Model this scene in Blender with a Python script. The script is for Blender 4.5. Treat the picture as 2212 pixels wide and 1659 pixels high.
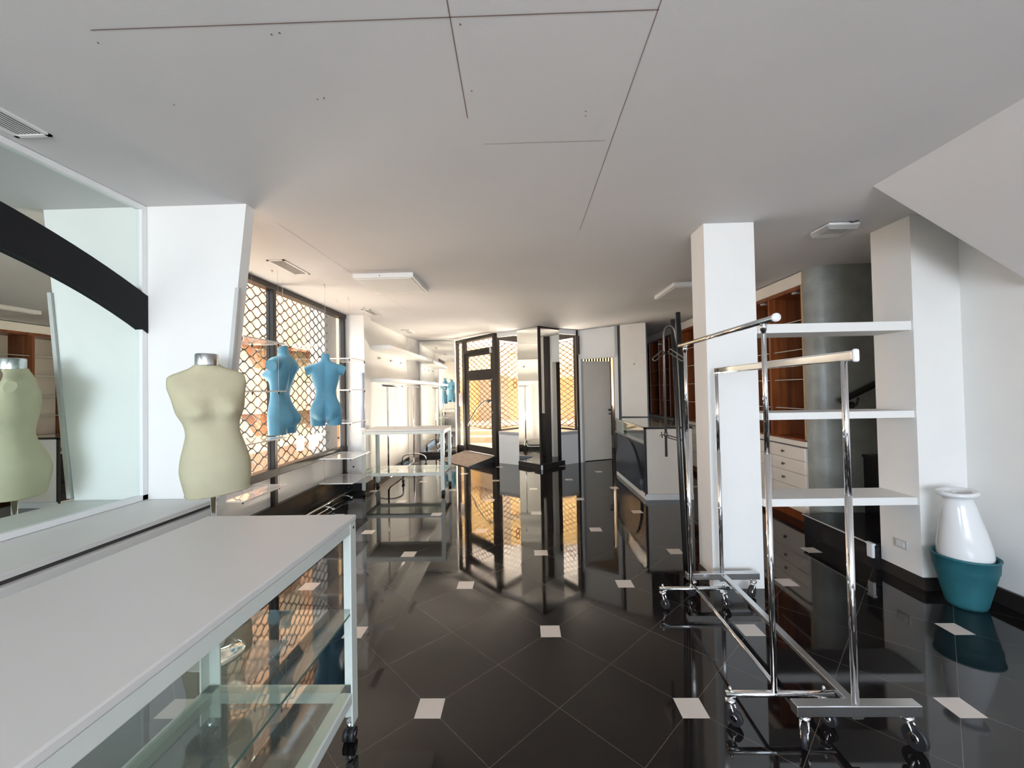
import bpy, bmesh, math, random
from mathutils import Vector, Matrix, Euler
random.seed(4)
S = bpy.context.scene
for o in list(bpy.data.objects): bpy.data.objects.remove(o)
C = S.collection
PI = math.pi
HC = 2.52            # ceiling height

# ------------------------------------------------------------------ camera
cam = bpy.data.cameras.new('camera'); camo = bpy.data.objects.new('camera', cam); C.objects.link(camo)
cam.sensor_width = 36.0; cam.lens = 879.0 * 36 / 2212; cam.clip_start = 0.05; cam.clip_end = 200
yaw, pitch, roll = .02313, .01755, -.01941
cy, sy, cp, sp, cr, sr = math.cos(yaw), math.sin(yaw), math.cos(pitch), math.sin(pitch), math.cos(roll), math.sin(roll)
Fv = Vector((-sy * cp, cy * cp, sp)); r0 = Vector((cy, sy, 0)); u0 = r0.cross(Fv)
Rv = r0 * cr + u0 * sr; Uv = u0 * cr - r0 * sr
m = Matrix((Rv, Uv, -Fv)).transposed().to_4x4(); m.translation = Vector((0, 0, 1.381))
camo.matrix_world = m
S.camera = camo

# ------------------------------------------------------------------ view, world, sun
S.view_settings.view_transform = 'Standard'; S.view_settings.look = 'None'
S.view_settings.gamma = 1.0; S.view_settings.use_curve_mapping = False
S.view_settings.exposure = 1.04
SKY_STRENGTH = 2.2
w = bpy.data.worlds.new('sky'); S.world = w; w.use_nodes = True
nt = w.node_tree; nt.nodes.clear()
wo = nt.nodes.new('ShaderNodeOutputWorld'); bg = nt.nodes.new('ShaderNodeBackground'); nt.links.new(bg.outputs[0], wo.inputs[0])
tc = nt.nodes.new('ShaderNodeTexCoord'); sep = nt.nodes.new('ShaderNodeSeparateXYZ'); nt.links.new(tc.outputs['Generated'], sep.inputs[0])
rmp = nt.nodes.new('ShaderNodeMapRange'); nt.links.new(sep.outputs['Z'], rmp.inputs[0]); rmp.inputs[1].default_value = 0; rmp.inputs[2].default_value = .8
mx = nt.nodes.new('ShaderNodeMix'); mx.data_type = 'RGBA'; nt.links.new(rmp.outputs[0], mx.inputs[0])
mx.inputs[6].default_value = (.83, .91, 1, 1); mx.inputs[7].default_value = (.62, .78, 1, 1)
nt.links.new(mx.outputs[2], bg.inputs[0]); bg.inputs[1].default_value = SKY_STRENGTH
sl = bpy.data.lights.new('sun', 'SUN'); sl.energy = 17.0; sl.angle = .02; sl.color = (1, .93, .82)
so = bpy.data.objects.new('sun', sl); C.objects.link(so)
so.rotation_euler = Vector((-.55, .6, -.62)).to_track_quat('-Z', 'Y').to_euler()
# ceiling lamps are off in the photograph; daylight from the street front behind the camera
dl = bpy.data.lights.new('street_daylight', 'AREA'); dl.shape = 'RECTANGLE'; dl.size = 2.3; dl.size_y = 1.5; dl.energy = 98; dl.color = (.70, .84, 1)
do = bpy.data.objects.new('street_daylight', dl); C.objects.link(do); do.location = (.2, -3.45, 1.45)
do.rotation_euler = Vector((0, 1, -.0)).to_track_quat('-Z', 'Y').to_euler()
wl = bpy.data.lights.new('side_fill', 'AREA'); wl.shape = 'RECTANGLE'; wl.size = 3.6; wl.size_y = 1.8; wl.energy = 120; wl.color = (1, .90, .78)  # added fill lamp above the left window, standing in for daylight
wlo = bpy.data.objects.new('side_fill', wl); C.objects.link(wlo); wlo.location = (-4.3, 4.6, 4.7)
wlo.rotation_euler = Vector((1, 0, -1.25)).to_track_quat('-Z', 'Y').to_euler()

rl = bpy.data.lights.new('entrance_fill', 'AREA'); rl.shape = 'RECTANGLE'; rl.size = 3.0; rl.size_y = 1.2; rl.energy = 500; rl.color = (1, .91, .80)  # added fill lamp outside the entrance, brightens the rear of the shop
rlo = bpy.data.objects.new('entrance_fill', rl); C.objects.link(rlo); rlo.location = (-.2, 10.9, 3.9)
rlo.rotation_euler = Vector((-.12, -1, -1.0)).to_track_quat('-Z', 'Y').to_euler()

def bounce_fill(name, loc, d, sx_, sy_, e, col):
    """added area lamp hidden low outside the glazing, standing in for sunlit paving"""
    l = bpy.data.lights.new(name, 'AREA'); l.shape = 'RECTANGLE'; l.size = sx_; l.size_y = sy_; l.energy = e; l.color = col
    o = bpy.data.objects.new(name, l); C.objects.link(o); o.location = loc; o.rotation_euler = Vector(d).to_track_quat('-Z', 'Y').to_euler(); return o
bounce_fill('paving_fill_side', (-2.98, 4.1, .28), (.45, .001, 1), .5, 3.0, 108, (1, .86, .72)).rotation_euler = Vector((.45, 0, 1)).to_track_quat('-Z', 'Y').to_euler()
bounce_fill('paving_fill_door', (-.95, 9.45, .13), (.1, -.6, 1), 1.3, .8, 200, (1, .88, .74))
bounce_fill('paving_fill_corner', (.45, 9.5, .27), (.0, -.6, 1), 1.5, .7, 225, (1, .88, .74))

# ------------------------------------------------------------------ materials
def mat(name, col, rough=.5, metal=0, spec=.5, **k):
    a = bpy.data.materials.new(name); a.use_nodes = True
    b = a.node_tree.nodes['Principled BSDF']
    b.inputs['Base Color'].default_value = (*col, 1); b.inputs['Roughness'].default_value = rough
    b.inputs['Metallic'].default_value = metal; b.inputs['Specular IOR Level'].default_value = spec
    for kk, v in k.items(): b.inputs[kk.replace('_', ' ')].default_value = v
    return a
def noisy(a, scale, amt, bump=0, stretch=(1, 1, 1), bscale=None, detail=4):
    """multiply base colour by a soft noise, optional bump"""
    n = a.node_tree; b = n.nodes['Principled BSDF']; col = tuple(b.inputs['Base Color'].default_value)
    t = n.nodes.new('ShaderNodeTexCoord'); mp = n.nodes.new('ShaderNodeMapping'); mp.inputs['Scale'].default_value = stretch
    n.links.new(t.outputs['Object'], mp.inputs[0])
    nz = n.nodes.new('ShaderNodeTexNoise'); nz.inputs['Scale'].default_value = scale; nz.inputs['Detail'].default_value = detail
    n.links.new(mp.outputs[0], nz.inputs['Vector'])
    mr = n.nodes.new('ShaderNodeMapRange'); mr.inputs[1].default_value = .3; mr.inputs[2].default_value = .7
    mr.inputs[3].default_value = 1 - amt; mr.inputs[4].default_value = 1 + amt; n.links.new(nz.outputs[0], mr.inputs[0])
    vm = n.nodes.new('ShaderNodeVectorMath'); vm.operation = 'SCALE'; vm.inputs[0].default_value = col[:3]
    n.links.new(mr.outputs[0], vm.inputs['Scale']); n.links.new(vm.outputs[0], b.inputs['Base Color'])
    if bump:
        n2 = n.nodes.new('ShaderNodeTexNoise'); n2.inputs['Scale'].default_value = bscale or scale * 4; n2.inputs['Detail'].default_value = 3
        n.links.new(mp.outputs[0], n2.inputs['Vector'])
        bp = n.nodes.new('ShaderNodeBump'); bp.inputs['Strength'].default_value = bump; bp.inputs['Distance'].default_value = .01
        n.links.new(n2.outputs[0], bp.inputs['Height']); n.links.new(bp.outputs[0], b.inputs['Normal'])
    return a
M = {}
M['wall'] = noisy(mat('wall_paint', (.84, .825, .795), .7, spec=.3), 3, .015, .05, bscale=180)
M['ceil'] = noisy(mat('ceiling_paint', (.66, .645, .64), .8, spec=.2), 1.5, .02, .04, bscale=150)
M['white'] = mat('white_lacquer', (.80, .80, .79), .35)
M['lam'] = noisy(mat('cream_laminate', (.86, .79, .70), .3), 3, .03)
M['lamgrey'] = noisy(mat('grey_white_laminate', (.68, .665, .64), .45), 2, .02)
M['tablewhite'] = mat('white_table_laminate', (.68, .66, .635), .45)
M['tableframe'] = mat('white_painted_steel', (.66, .69, .64), .35)
M['black'] = mat('black_paint', (.022, .018, .017), .35)
M['blackmetal'] = noisy(mat('dark_bronze_aluminium', (.022, .017, .014), .42, metal=.0), 6, .1)
M['band'] = mat('matt_black_board', (.014, .014, .015), .75, spec=.2)
M['chrome'] = mat('chrome', (.80, .80, .81), .07, metal=1)
M['steel'] = mat('brushed_steel', (.62, .63, .64), .22, metal=1)
M['darksteel'] = mat('dark_grey_tube', (.055, .062, .062), .28, metal=.8)
M['bronze'] = mat('brown_grey_tube', (.14, .12, .11), .35, metal=.7)
M['mirror'] = mat('mirror_silver', (.80, .88, .84), .0, metal=1)
M['mirror2'] = mat('mirror_clear', (.90, .92, .90), .0, metal=1)
M['rubber'] = mat('black_rubber', (.02, .02, .022), .5)
M['plastic'] = mat('white_plastic', (.75, .76, .77), .35)
M['blue'] = noisy(mat('light_blue_plastic', (.13, .37, .54), .5, spec=.3), 30, .04, .15, bscale=260)
M['fabric'] = noisy(mat('beige_jersey', (.55, .505, .345), .9, spec=.1), 14, .03, .25, bscale=320)
M['pot'] = noisy(mat('teal_glazed_pot', (.022, .125, .15), .5), 9, .15, .1)
M['ceramic'] = mat('white_ceramic', (.78, .78, .78), .12)
M['stone'] = noisy(mat('black_granite', (.012, .011, .012), .22, spec=.35), 12, .3)
M['carpet'] = noisy(mat('grey_brown_carpet', (.36, .31, .28), .95, spec=.05), 12, .12, .3, bscale=300)
M['stucco'] = noisy(mat('grey_stucco', (.28, .29, .265), .38), 4.5, .20, .25, bscale=22)
M['asphalt'] = noisy(mat('street_paving', (.34, .225, .14), .85), 2, .06, .1)
M['stonestep'] = noisy(mat('pale_stone', (.33, .27, .19), .8), 4, .07, .1)
M['orange'] = noisy(mat('orange_plaster', (.50, .335, .15), .9, spec=.1), 1.6, .08, .1)
M['peach'] = noisy(mat('peach_plaster', (.40, .225, .135), .9, spec=.1), 1.2, .10, .1)
M['pale'] = noisy(mat('pale_plaster', (.30, .235, .165), .9, spec=.1), 1.2, .05, .1)
M['olive'] = noisy(mat('olive_grey_plaster', (.27, .23, .13), .9, spec=.1), 5, .15)
M['winglass'] = mat('dark_window_glass', (.35, .36, .36), .08)
M['concrete'] = noisy(mat('pale_concrete', (.34, .36, .36), .85, spec=.15), 6, .10, .1)
M['grille'] = mat('galvanised_wire', (.10, .075, .06), .4, metal=.6)
M['flarelath'] = mat('flare_red_lath', (.20, .07, .035), .5, metal=.3)  # red-brown paints the orange flare tint onto the grille metal
M['paper'] = mat('paper', (.72, .64, .66), .8)
M['ink'] = mat('orange_marker', (.33, .13, .05), .6)
M['lamp'] = mat('white_diffuser', (.80, .79, .77), .4)
M['ventdark'] = mat('vent_dark', (.05, .045, .042), .8)
M['seam'] = mat('ceiling_seam_stain', (.20, .12, .10), .9)
M['grey'] = mat('grey_edge', (.55, .54, .52), .5)
M['palewood'] = noisy(mat('pale_edge_band', (.50, .33, .16), .4), 8, .1, stretch=(1, 1, .1))
M['litedge'] = mat('lit_pink_edge', (.60, .46, .42), .4)  # pale pink paints the light on the far shelving's front edges
M['cable'] = mat('lilac_plastic', (.52, .56, .68), .35)
# cherry wood with vertical grain
wd = mat('cherry_wood', (.2, .05, .02), .28, spec=.55); M['wood'] = wd
n = wd.node_tree; b = n.nodes['Principled BSDF']; t = n.nodes.new('ShaderNodeTexCoord'); mp = n.nodes.new('ShaderNodeMapping')
mp.inputs['Scale'].default_value = (14, 14, .9); n.links.new(t.outputs['Object'], mp.inputs[0])
nz = n.nodes.new('ShaderNodeTexNoise'); nz.inputs['Scale'].default_value = 1.6; nz.inputs['Detail'].default_value = 6; n.links.new(mp.outputs[0], nz.inputs['Vector'])
cr_ = n.nodes.new('ShaderNodeValToRGB'); cr_.color_ramp.elements[0].position = .3; cr_.color_ramp.elements[0].color = (.13, .026, .007, 1)
cr_.color_ramp.elements[1].position = .72; cr_.color_ramp.elements[1].color = (.30, .085, .022, 1)
n.links.new(nz.outputs[0], cr_.inputs[0]); n.links.new(cr_.outputs[0], b.inputs['Base Color'])

def glass(name, tint=(1, 1, 1), refl=1.0, f0=.04, haze=0, hazecol=(.9, .9, .9)):
    """thin pane: transparent with Schlick reflection, the same from both sides"""
    a = bpy.data.materials.new(name); a.use_nodes = True; n = a.node_tree; n.nodes.clear()
    out = n.nodes.new('ShaderNodeOutputMaterial'); tr = n.nodes.new('ShaderNodeBsdfTransparent'); tr.inputs[0].default_value = (*tint, 1)
    gl = n.nodes.new('ShaderNodeBsdfGlossy'); gl.inputs['Roughness'].default_value = .0; gl.inputs['Color'].default_value = (refl, refl, refl, 1)
    ge = n.nodes.new('ShaderNodeNewGeometry'); dt = n.nodes.new('ShaderNodeVectorMath'); dt.operation = 'DOT_PRODUCT'
    n.links.new(ge.outputs['Normal'], dt.inputs[0]); n.links.new(ge.outputs['Incoming'], dt.inputs[1])
    def mt(op, x, y=None):
        q = n.nodes.new('ShaderNodeMath'); q.operation = op
        for i, v in enumerate((x, y)):
            if v is None: continue
            if isinstance(v, (int, float)): q.inputs[i].default_value = v
            else: n.links.new(v, q.inputs[i])
        return q.outputs[0]
    fr = mt('ADD', mt('MULTIPLY', mt('POWER', mt('SUBTRACT', 1, mt('ABSOLUTE', dt.outputs['Value'])), 5), 1 - f0), f0)
    mixs = n.nodes.new('ShaderNodeMixShader'); n.links.new(fr, mixs.inputs[0])
    last = tr
    if haze:
        df = n.nodes.new('ShaderNodeBsdfDiffuse'); df.inputs[0].default_value = (*hazecol, 1)
        m2 = n.nodes.new('ShaderNodeMixShader'); m2.inputs[0].default_value = haze
        n.links.new(tr.outputs[0], m2.inputs[1]); n.links.new(df.outputs[0], m2.inputs[2]); last = m2
    n.links.new(last.outputs[0], mixs.inputs[1]); n.links.new(gl.outputs[0], mixs.inputs[2]); n.links.new(mixs.outputs[0], out.inputs[0])
    return a
M['glass'] = glass('window_glass', (.97, .98, .97), f0=.02)
M['shelfglass'] = glass('greenish_shelf_glass', (.92, .955, .93), f0=.045, haze=.04, hazecol=(.75, .82, .75))
M['acrylic'] = glass('milky_acrylic', (.90, .90, .90), f0=.04, haze=.35, hazecol=(.85, .82, .80))
M['acryledge'] = mat('bright_acrylic_edge', (.88, .88, .88), .3)
M['glassedge'] = mat('green_glass_edge', (.10, .17, .14), .15)

# polished granite floor: 40 cm tiles laid diagonally, white 11 cm inserts
U = .5657; X0, Y0 = -.42785, 1.79715
fl = bpy.data.materials.new('polished_granite_floor'); fl.use_nodes = True; n = fl.node_tree; b = n.nodes['Principled BSDF']
geo = n.nodes.new('ShaderNodeNewGeometry'); sx = n.nodes.new('ShaderNodeSeparateXYZ'); n.links.new(geo.outputs['Position'], sx.inputs[0])
def mth(op, a, b_=None, c=None):
    q = n.nodes.new('ShaderNodeMath'); q.operation = op
    for i, v in enumerate((a, b_, c)):
        if v is None: continue
        if isinstance(v, (int, float)): q.inputs[i].default_value = v
        else: n.links.new(v, q.inputs[i])
    return q.outputs[0]
xu = mth('DIVIDE', mth('SUBTRACT', sx.outputs[0], X0), U); yu = mth('DIVIDE', mth('SUBTRACT', sx.outputs[1], Y0), U)
hw = .0565 / U
def inside(off):
    a = mth('LESS_THAN', mth('ABSOLUTE', mth('WRAP', mth('ADD', xu, off), 1, -1)), hw)
    c = mth('LESS_THAN', mth('ABSOLUTE', mth('WRAP', mth('ADD', yu, off), 1, -1)), hw)
    return mth('MULTIPLY', a, c)
ins = mth('MAXIMUM', inside(0), inside(1))
gw = .0034
g1 = mth('LESS_THAN', mth('ABSOLUTE', mth('WRAP', mth('ADD', xu, yu), .5, -.5)), gw)
g2 = mth('LESS_THAN', mth('ABSOLUTE', mth('WRAP', mth('SUBTRACT', xu, yu), .5, -.5)), gw)
gr = mth('MAXIMUM', g1, g2)
n1 = n.nodes.new('ShaderNodeTexNoise'); n1.inputs['Scale'].default_value = 2.2; n1.inputs['Detail'].default_value = 5; n.links.new(geo.outputs['Position'], n1.inputs['Vector'])
n2 = n.nodes.new('ShaderNodeTexNoise'); n2.inputs['Scale'].default_value = 140; n2.inputs['Detail'].default_value = 2; n.links.new(geo.outputs['Position'], n2.inputs['Vector'])
base = n.nodes.new('ShaderNodeMix'); base.data_type = 'RGBA'; n.links.new(n2.outputs[0], base.inputs[0]); base.inputs[6].default_value = (.003, .003, .003, 1); base.inputs[7].default_value = (.014, .011, .011, 1)
mg = n.nodes.new('ShaderNodeMix'); mg.data_type = 'RGBA'; n.links.new(gr, mg.inputs[0]); n.links.new(base.outputs[2], mg.inputs[6]); mg.inputs[7].default_value = (.10, .08, .07, 1)
mi = n.nodes.new('ShaderNodeMix'); mi.data_type = 'RGBA'; n.links.new(ins, mi.inputs[0]); n.links.new(mg.outputs[2], mi.inputs[6]); mi.inputs[7].default_value = (.60, .54, .49, 1)
n.links.new(mi.outputs[2], b.inputs['Base Color'])
mr = n.nodes.new('ShaderNodeMapRange'); n.links.new(n1.outputs[0], mr.inputs[0]); mr.inputs[1].default_value = .45; mr.inputs[2].default_value = .8; mr.inputs[3].default_value = .035; mr.inputs[4].default_value = .12
n.links.new(mth('ADD', mth('MAXIMUM', mr.outputs[0], mth('MULTIPLY', ins, .16)), 0), b.inputs['Roughness'])
b.inputs['Specular IOR Level'].default_value = .55
bp = n.nodes.new('ShaderNodeBump'); bp.inputs['Strength'].default_value = .05; bp.inputs['Distance'].default_value = .02
n3 = n.nodes.new('ShaderNodeTexNoise'); n3.inputs['Scale'].default_value = 1.3; n3.inputs['Detail'].default_value = 1; n.links.new(geo.outputs['Position'], n3.inputs['Vector'])
n.links.new(n3.outputs[0], bp.inputs['Height']); n.links.new(bp.outputs[0], b.inputs['Normal'])
M['floor'] = fl

# ------------------------------------------------------------------ mesh helpers
def NB(): return bmesh.new()
def box(bm, x0, x1, y0, y1, z0, z1, mi=0):
    vs = [bm.verts.new((x, y, z)) for x in (x0, x1) for y in (y0, y1) for z in (z0, z1)]
    for f in ((0, 1, 3, 2), (4, 6, 7, 5), (0, 4, 5, 1), (2, 3, 7, 6), (0, 2, 6, 4), (1, 5, 7, 3)):
        bm.faces.new([vs[i] for i in f]).material_index = mi
    return vs
def obox(bm, p, q, t, z0, z1, side=0, mi=0):
    """box along floor segment p->q with thickness t; side 0 centred, 1 left of direction, -1 right"""
    p = Vector((p[0], p[1])); q = Vector((q[0], q[1])); d = (q - p).normalized(); nrm = Vector((-d.y, d.x))
    a, c = {0: (-t / 2, t / 2), 1: (0, t), -1: (-t, 0)}[side]
    pts = [p + nrm * a, q + nrm * a, q + nrm * c, p + nrm * c]
    prism(bm, pts, z0, z1, mi)
def prism(bm, pts, z0, z1, mi=0):
    lo = [bm.verts.new((p[0], p[1], z0)) for p in pts]; hi = [bm.verts.new((p[0], p[1], z1)) for p in pts]
    k = len(pts)
    for f in [lo[::-1], hi] + [[lo[i], lo[(i + 1) % k], hi[(i + 1) % k], hi[i]] for i in range(k)]:
        bm.faces.new(f).material_index = mi
def prism_ax(bm, pts, a, b_, axis, mi=0):
    """extrude a polygon given in the two other axes along axis (0 x, 1 y)"""
    def P(p, v): return (v, p[0], p[1]) if axis == 0 else (p[0], v, p[1])
    lo = [bm.verts.new(P(p, a)) for p in pts]; hi = [bm.verts.new(P(p, b_)) for p in pts]; k = len(pts)
    for f in [lo[::-1], hi] + [[lo[i], lo[(i + 1) % k], hi[(i + 1) % k], hi[i]] for i in range(k)]:
        bm.faces.new(f).material_index = mi
def tube(bm, pts, r, seg=12, cap=True, mi=0, rx=None):
    """sweep a circle (or an rx x r ellipse) along pts"""
    pts = [Vector(p) for p in pts]; rings = []; up = None
    for i, p in enumerate(pts):
        d = (pts[min(i + 1, len(pts) - 1)] - pts[max(i - 1, 0)]).normalized()
        if up is None:
            up = Vector((0, 0, 1)) if abs(d.z) < .9 else Vector((0, 1, 0))
        s = d.cross(up).normalized(); up = s.cross(d).normalized()
        rr = r[i] if isinstance(r, (list, tuple)) else r
        rings.append([bm.verts.new(p + s * math.cos(2 * PI * k / seg) * (rx or rr) + up * math.sin(2 * PI * k / seg) * rr) for k in range(seg)])
    for a, c in zip(rings, rings[1:]):
        for k in range(seg):
            f = bm.faces.new((a[k], a[(k + 1) % seg], c[(k + 1) % seg], c[k])); f.smooth = True; f.material_index = mi
    if cap:
        for rg in (rings[0][::-1], rings[-1]):
            bm.faces.new(rg).material_index = mi
def lathe(bm, prof, c=(0, 0, 0), seg=40, mi=0):
    rings = []
    for r_, z in prof:
        rings.append([bm.verts.new((c[0] + r_ * math.cos(2 * PI * k / seg), c[1] + r_ * math.sin(2 * PI * k / seg), c[2] + z)) for k in range(seg)] if r_ > 1e-5 else [bm.verts.new((c[0], c[1], c[2] + z))])
    for a, b_ in zip(rings, rings[1:]):
        for k in range(seg):
            k2 = (k + 1) % seg
            if len(a) == 1 and len(b_) == 1: continue
            vs = [a[0], b_[k2], b_[k]] if len(a) == 1 else ([a[k], a[k2], b_[0]] if len(b_) == 1 else [a[k], a[k2], b_[k2], b_[k]])
            f = bm.faces.new(vs); f.smooth = True; f.material_index = mi
def cyl_axis(bm, a, b_, r, seg=20, mi=0): tube(bm, [a, b_], r, seg, True, mi)
def arc(c, r, a0, a1, k, plane='xz'):
    out = []
    for i in range(k + 1):
        t_ = a0 + (a1 - a0) * i / k; u_, v_ = r * math.cos(t_), r * math.sin(t_)
        out.append({'xz': (c[0] + u_, c[1], c[2] + v_), 'yz': (c[0], c[1] + u_, c[2] + v_), 'xy': (c[0] + u_, c[1] + v_, c[2])}[plane])
    return out
def obj(name, bm, mats, parent=None, bevel=0, local=False, bseg=2):
    """link bm as one mesh object; world coordinates unless local, parent must be unrotated then"""
    if parent is not None and not local:
        p = parent; off = Vector()
        while p: off += p.location; p = p.parent
        bmesh.ops.translate(bm, verts=bm.verts, vec=-off)
    bmesh.ops.recalc_face_normals(bm, faces=bm.faces)
    me = bpy.data.meshes.new(name); bm.to_mesh(me); bm.free()
    o = bpy.data.objects.new(name, me); C.objects.link(o)
    for mm in (mats if isinstance(mats, (list, tuple)) else [mats]): me.materials.append(M[mm] if isinstance(mm, str) else mm)
    if parent is not None: o.parent = parent
    if bevel:
        bv = o.modifiers.new('bevel', 'BEVEL'); bv.width = bevel; bv.segments = bseg; bv.limit_method = 'ANGLE'; bv.angle_limit = .7
    return o
def tag(o, label, cat, group=None, kind=None):
    o['label'] = label; o['category'] = cat
    if group: o['group'] = group
    if kind: o['kind'] = kind
    return o
def thing(name, loc, label, cat, group=None, rz=0):
    o = bpy.data.objects.new(name, None); C.objects.link(o); o.location = loc; o.rotation_euler = (0, 0, rz); o.empty_display_size = .1
    return tag(o, label, cat, group)
def struct(name, bm, mats, label=None, bevel=0, cat='room'):
    o = obj(name, bm, mats, bevel=bevel); o['kind'] = 'structure'
    if label: tag(o, label, cat)
    return o
def sthing(name, loc, label, cat):
    o = thing(name, loc, label, cat); o['kind'] = 'structure'; return o
def pbox(name, parent, mats, x0, x1, y0, y1, z0, z1, bevel=0):
    bm = NB(); box(bm, x0, x1, y0, y1, z0, z1); return obj(name, bm, mats, parent, bevel)
def dup(root, loc=None, label=None):
    r = root.copy(); C.objects.link(r)
    if loc is not None: r.location = loc
    if label: r['label'] = label
    for ch in list(root.children):
        c = ch.copy(); C.objects.link(c); c.parent = r
        for g in ch.children:
            d = g.copy(); C.objects.link(d); d.parent = c
    return r

# ================================================================== ROOM SHELL
bm = NB(); box(bm, -2.7, 5.2, -3.4, 10.2, -.12, 0)
struct('floor', bm, 'floor', 'polished black granite floor tiled diagonally with small white squares', cat='floor')
bm = NB(); box(bm, -2.62, 5.2, -5.2, 10.4, HC, HC + .3)  # slab runs past the back wall as an added overhang against the sun
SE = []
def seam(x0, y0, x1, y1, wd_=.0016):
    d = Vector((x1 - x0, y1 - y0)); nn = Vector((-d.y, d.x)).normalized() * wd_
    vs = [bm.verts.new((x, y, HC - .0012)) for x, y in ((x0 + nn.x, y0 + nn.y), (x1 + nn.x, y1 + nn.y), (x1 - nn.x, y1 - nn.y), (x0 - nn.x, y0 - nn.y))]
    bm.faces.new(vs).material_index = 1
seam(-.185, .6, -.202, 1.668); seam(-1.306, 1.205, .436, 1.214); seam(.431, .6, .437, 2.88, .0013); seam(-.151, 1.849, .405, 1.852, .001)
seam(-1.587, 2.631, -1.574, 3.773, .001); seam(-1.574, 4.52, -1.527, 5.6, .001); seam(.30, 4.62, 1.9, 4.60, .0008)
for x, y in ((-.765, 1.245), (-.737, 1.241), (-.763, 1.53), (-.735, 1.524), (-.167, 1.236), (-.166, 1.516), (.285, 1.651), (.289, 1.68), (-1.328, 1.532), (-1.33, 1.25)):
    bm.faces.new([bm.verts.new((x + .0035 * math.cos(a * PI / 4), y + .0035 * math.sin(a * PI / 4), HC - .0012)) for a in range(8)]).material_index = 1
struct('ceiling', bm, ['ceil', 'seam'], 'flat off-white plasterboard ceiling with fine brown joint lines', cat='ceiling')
# sloping underside of the staircase on the right
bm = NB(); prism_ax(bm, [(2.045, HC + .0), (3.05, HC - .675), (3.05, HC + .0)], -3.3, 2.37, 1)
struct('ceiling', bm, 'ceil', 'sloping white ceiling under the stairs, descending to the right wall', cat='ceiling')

bm = NB(); box(bm, -2.62, -2.245, -3.4, 2.42, 0, HC)
struct('wall_left', bm, 'wall', 'left wall behind the large mirror', cat='wall')
bm = NB(); box(bm, -2.62, 5.2, -3.4, -3.25, 0, .25); box(bm, -2.62, 5.2, -3.4, -3.25, 2.48, HC); box(bm, -2.62, -2.15, -3.4, -3.25, 0, HC); box(bm, 2.4, 5.2, -3.4, -3.25, 0, HC)
struct('wall_back', bm, 'wall', 'wall behind the viewer with wide street windows', cat='wall')
bm = NB(); box(bm, 2.965, 3.12, -3.4, 2.86, 0, HC)
struct('wall_right', bm, 'wall', 'plain light grey wall at the right edge beside the vase', cat='wall')
bm = NB(); box(bm, 2.945, 2.968, -3.25, 2.80, 0, .10)
struct('baseboard_right', bm, 'black', 'black skirting along the right wall', cat='baseboard')
# niche wall (end of the open partition)
bm = NB(); box(bm, 2.65, 2.97, 2.80, 3.11, .085, HC); box(bm, 2.66, 5.2, 3.0, 3.11, 0, .05)
struct('wall_niche', bm, 'wall', 'white wall end at the right that carries the open shelves', cat='wall')
bm = NB(); box(bm, 2.655, 2.97, 2.79, 3.12, 0, .085)
struct('baseboard_niche', bm, 'black', 'black skirting under the white wall end', cat='baseboard')
# pillar
bm = NB(); box(bm, 1.287, 1.632, 2.842, 3.052, 0, HC)
struct('wall_pillar', bm, 'wall', 'white square pillar from floor to ceiling behind the garment racks', cat='pillar')
bm = NB(); box(bm, 1.280, 1.290, 2.90, 3.06, 0, .085)
struct('baseboard_pillar', bm, 'black', 'black skirting on the left side of the white pillar', cat='baseboard')

# ---- left: window wall
bm = NB(); box(bm, -2.62, -2.55, 2.42, 5.79, .0, .60)
struct('wall_window_low', bm, 'wall', 'low white wall under the left shop window', cat='wall')
wnd = sthing('window_1', (-2.56, 4.1, 0), 'large left shop window in dark bronze frame with orange street outside', 'window')
bm = NB(); box(bm, -2.60, -2.50, 2.42, 5.78, 2.462, HC - .001); box(bm, -2.60, -2.50, 2.42, 5.78, .565, .645)
box(bm, -2.58, -2.545, 4.06, 4.12, .27, 2.47); box(bm, -2.546, -2.502, 4.062, 4.112, .27, 2.47); box(bm, -2.58, -2.51, 5.715, 5.772, .27, 2.47)
obj('window_frame', bm, 'blackmetal', wnd, .004)
pbox('pane', wnd, 'glass', -2.560, -2.556, 2.43, 4.055, .645, 2.462); pbox('pane', wnd, 'glass', -2.560, -2.556, 4.125, 5.705, .645, 2.462)
bm = NB(); box(bm, -2.56, -2.505, 2.42, 5.78, 0, .27); box(bm, -2.51, -2.43, 2.42, 5.78, 0, .085)
struct('baseboard_window', bm, 'stone', 'black stepped granite skirting below the left shop window', cat='baseboard')
# column beside the window and rear left wall
bm = NB(); box(bm, -2.62, -2.245, 5.785, 6.05, 0, HC); box(bm, -2.62, -2.32, 6.05, 8.22, 0, HC)
prism(bm, [(-2.62, 8.22), (-2.30, 8.22), (-2.245, 8.86), (-2.62, 8.9)], 0, HC)
prism(bm, [(-2.26, 8.863), (-1.452, 8.886), (-1.452, 9.06), (-1.51, 9.14), (-1.47, 9.25), (-2.62, 9.25), (-2.62, 8.86)], 0, HC)
struct('wall_left_rear', bm, 'wall', 'white rear left wall with column carrying the long shelves', cat='wall')
bm = NB(); box(bm, -2.33, -2.295, 6.05, 8.22, 0, .085); box(bm, -2.25, -2.235, 5.775, 6.05, 0, .11); box(bm, -2.5, -2.235, 5.77, 5.786, 0, .11)
prism(bm, [(-2.24, 8.815), (-1.452, 8.838), (-1.452, 8.89), (-2.26, 8.868)], 0, .085)
struct('baseboard_left_rear', bm, 'black', 'black skirting of the rear left wall', cat='baseboard')

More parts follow.
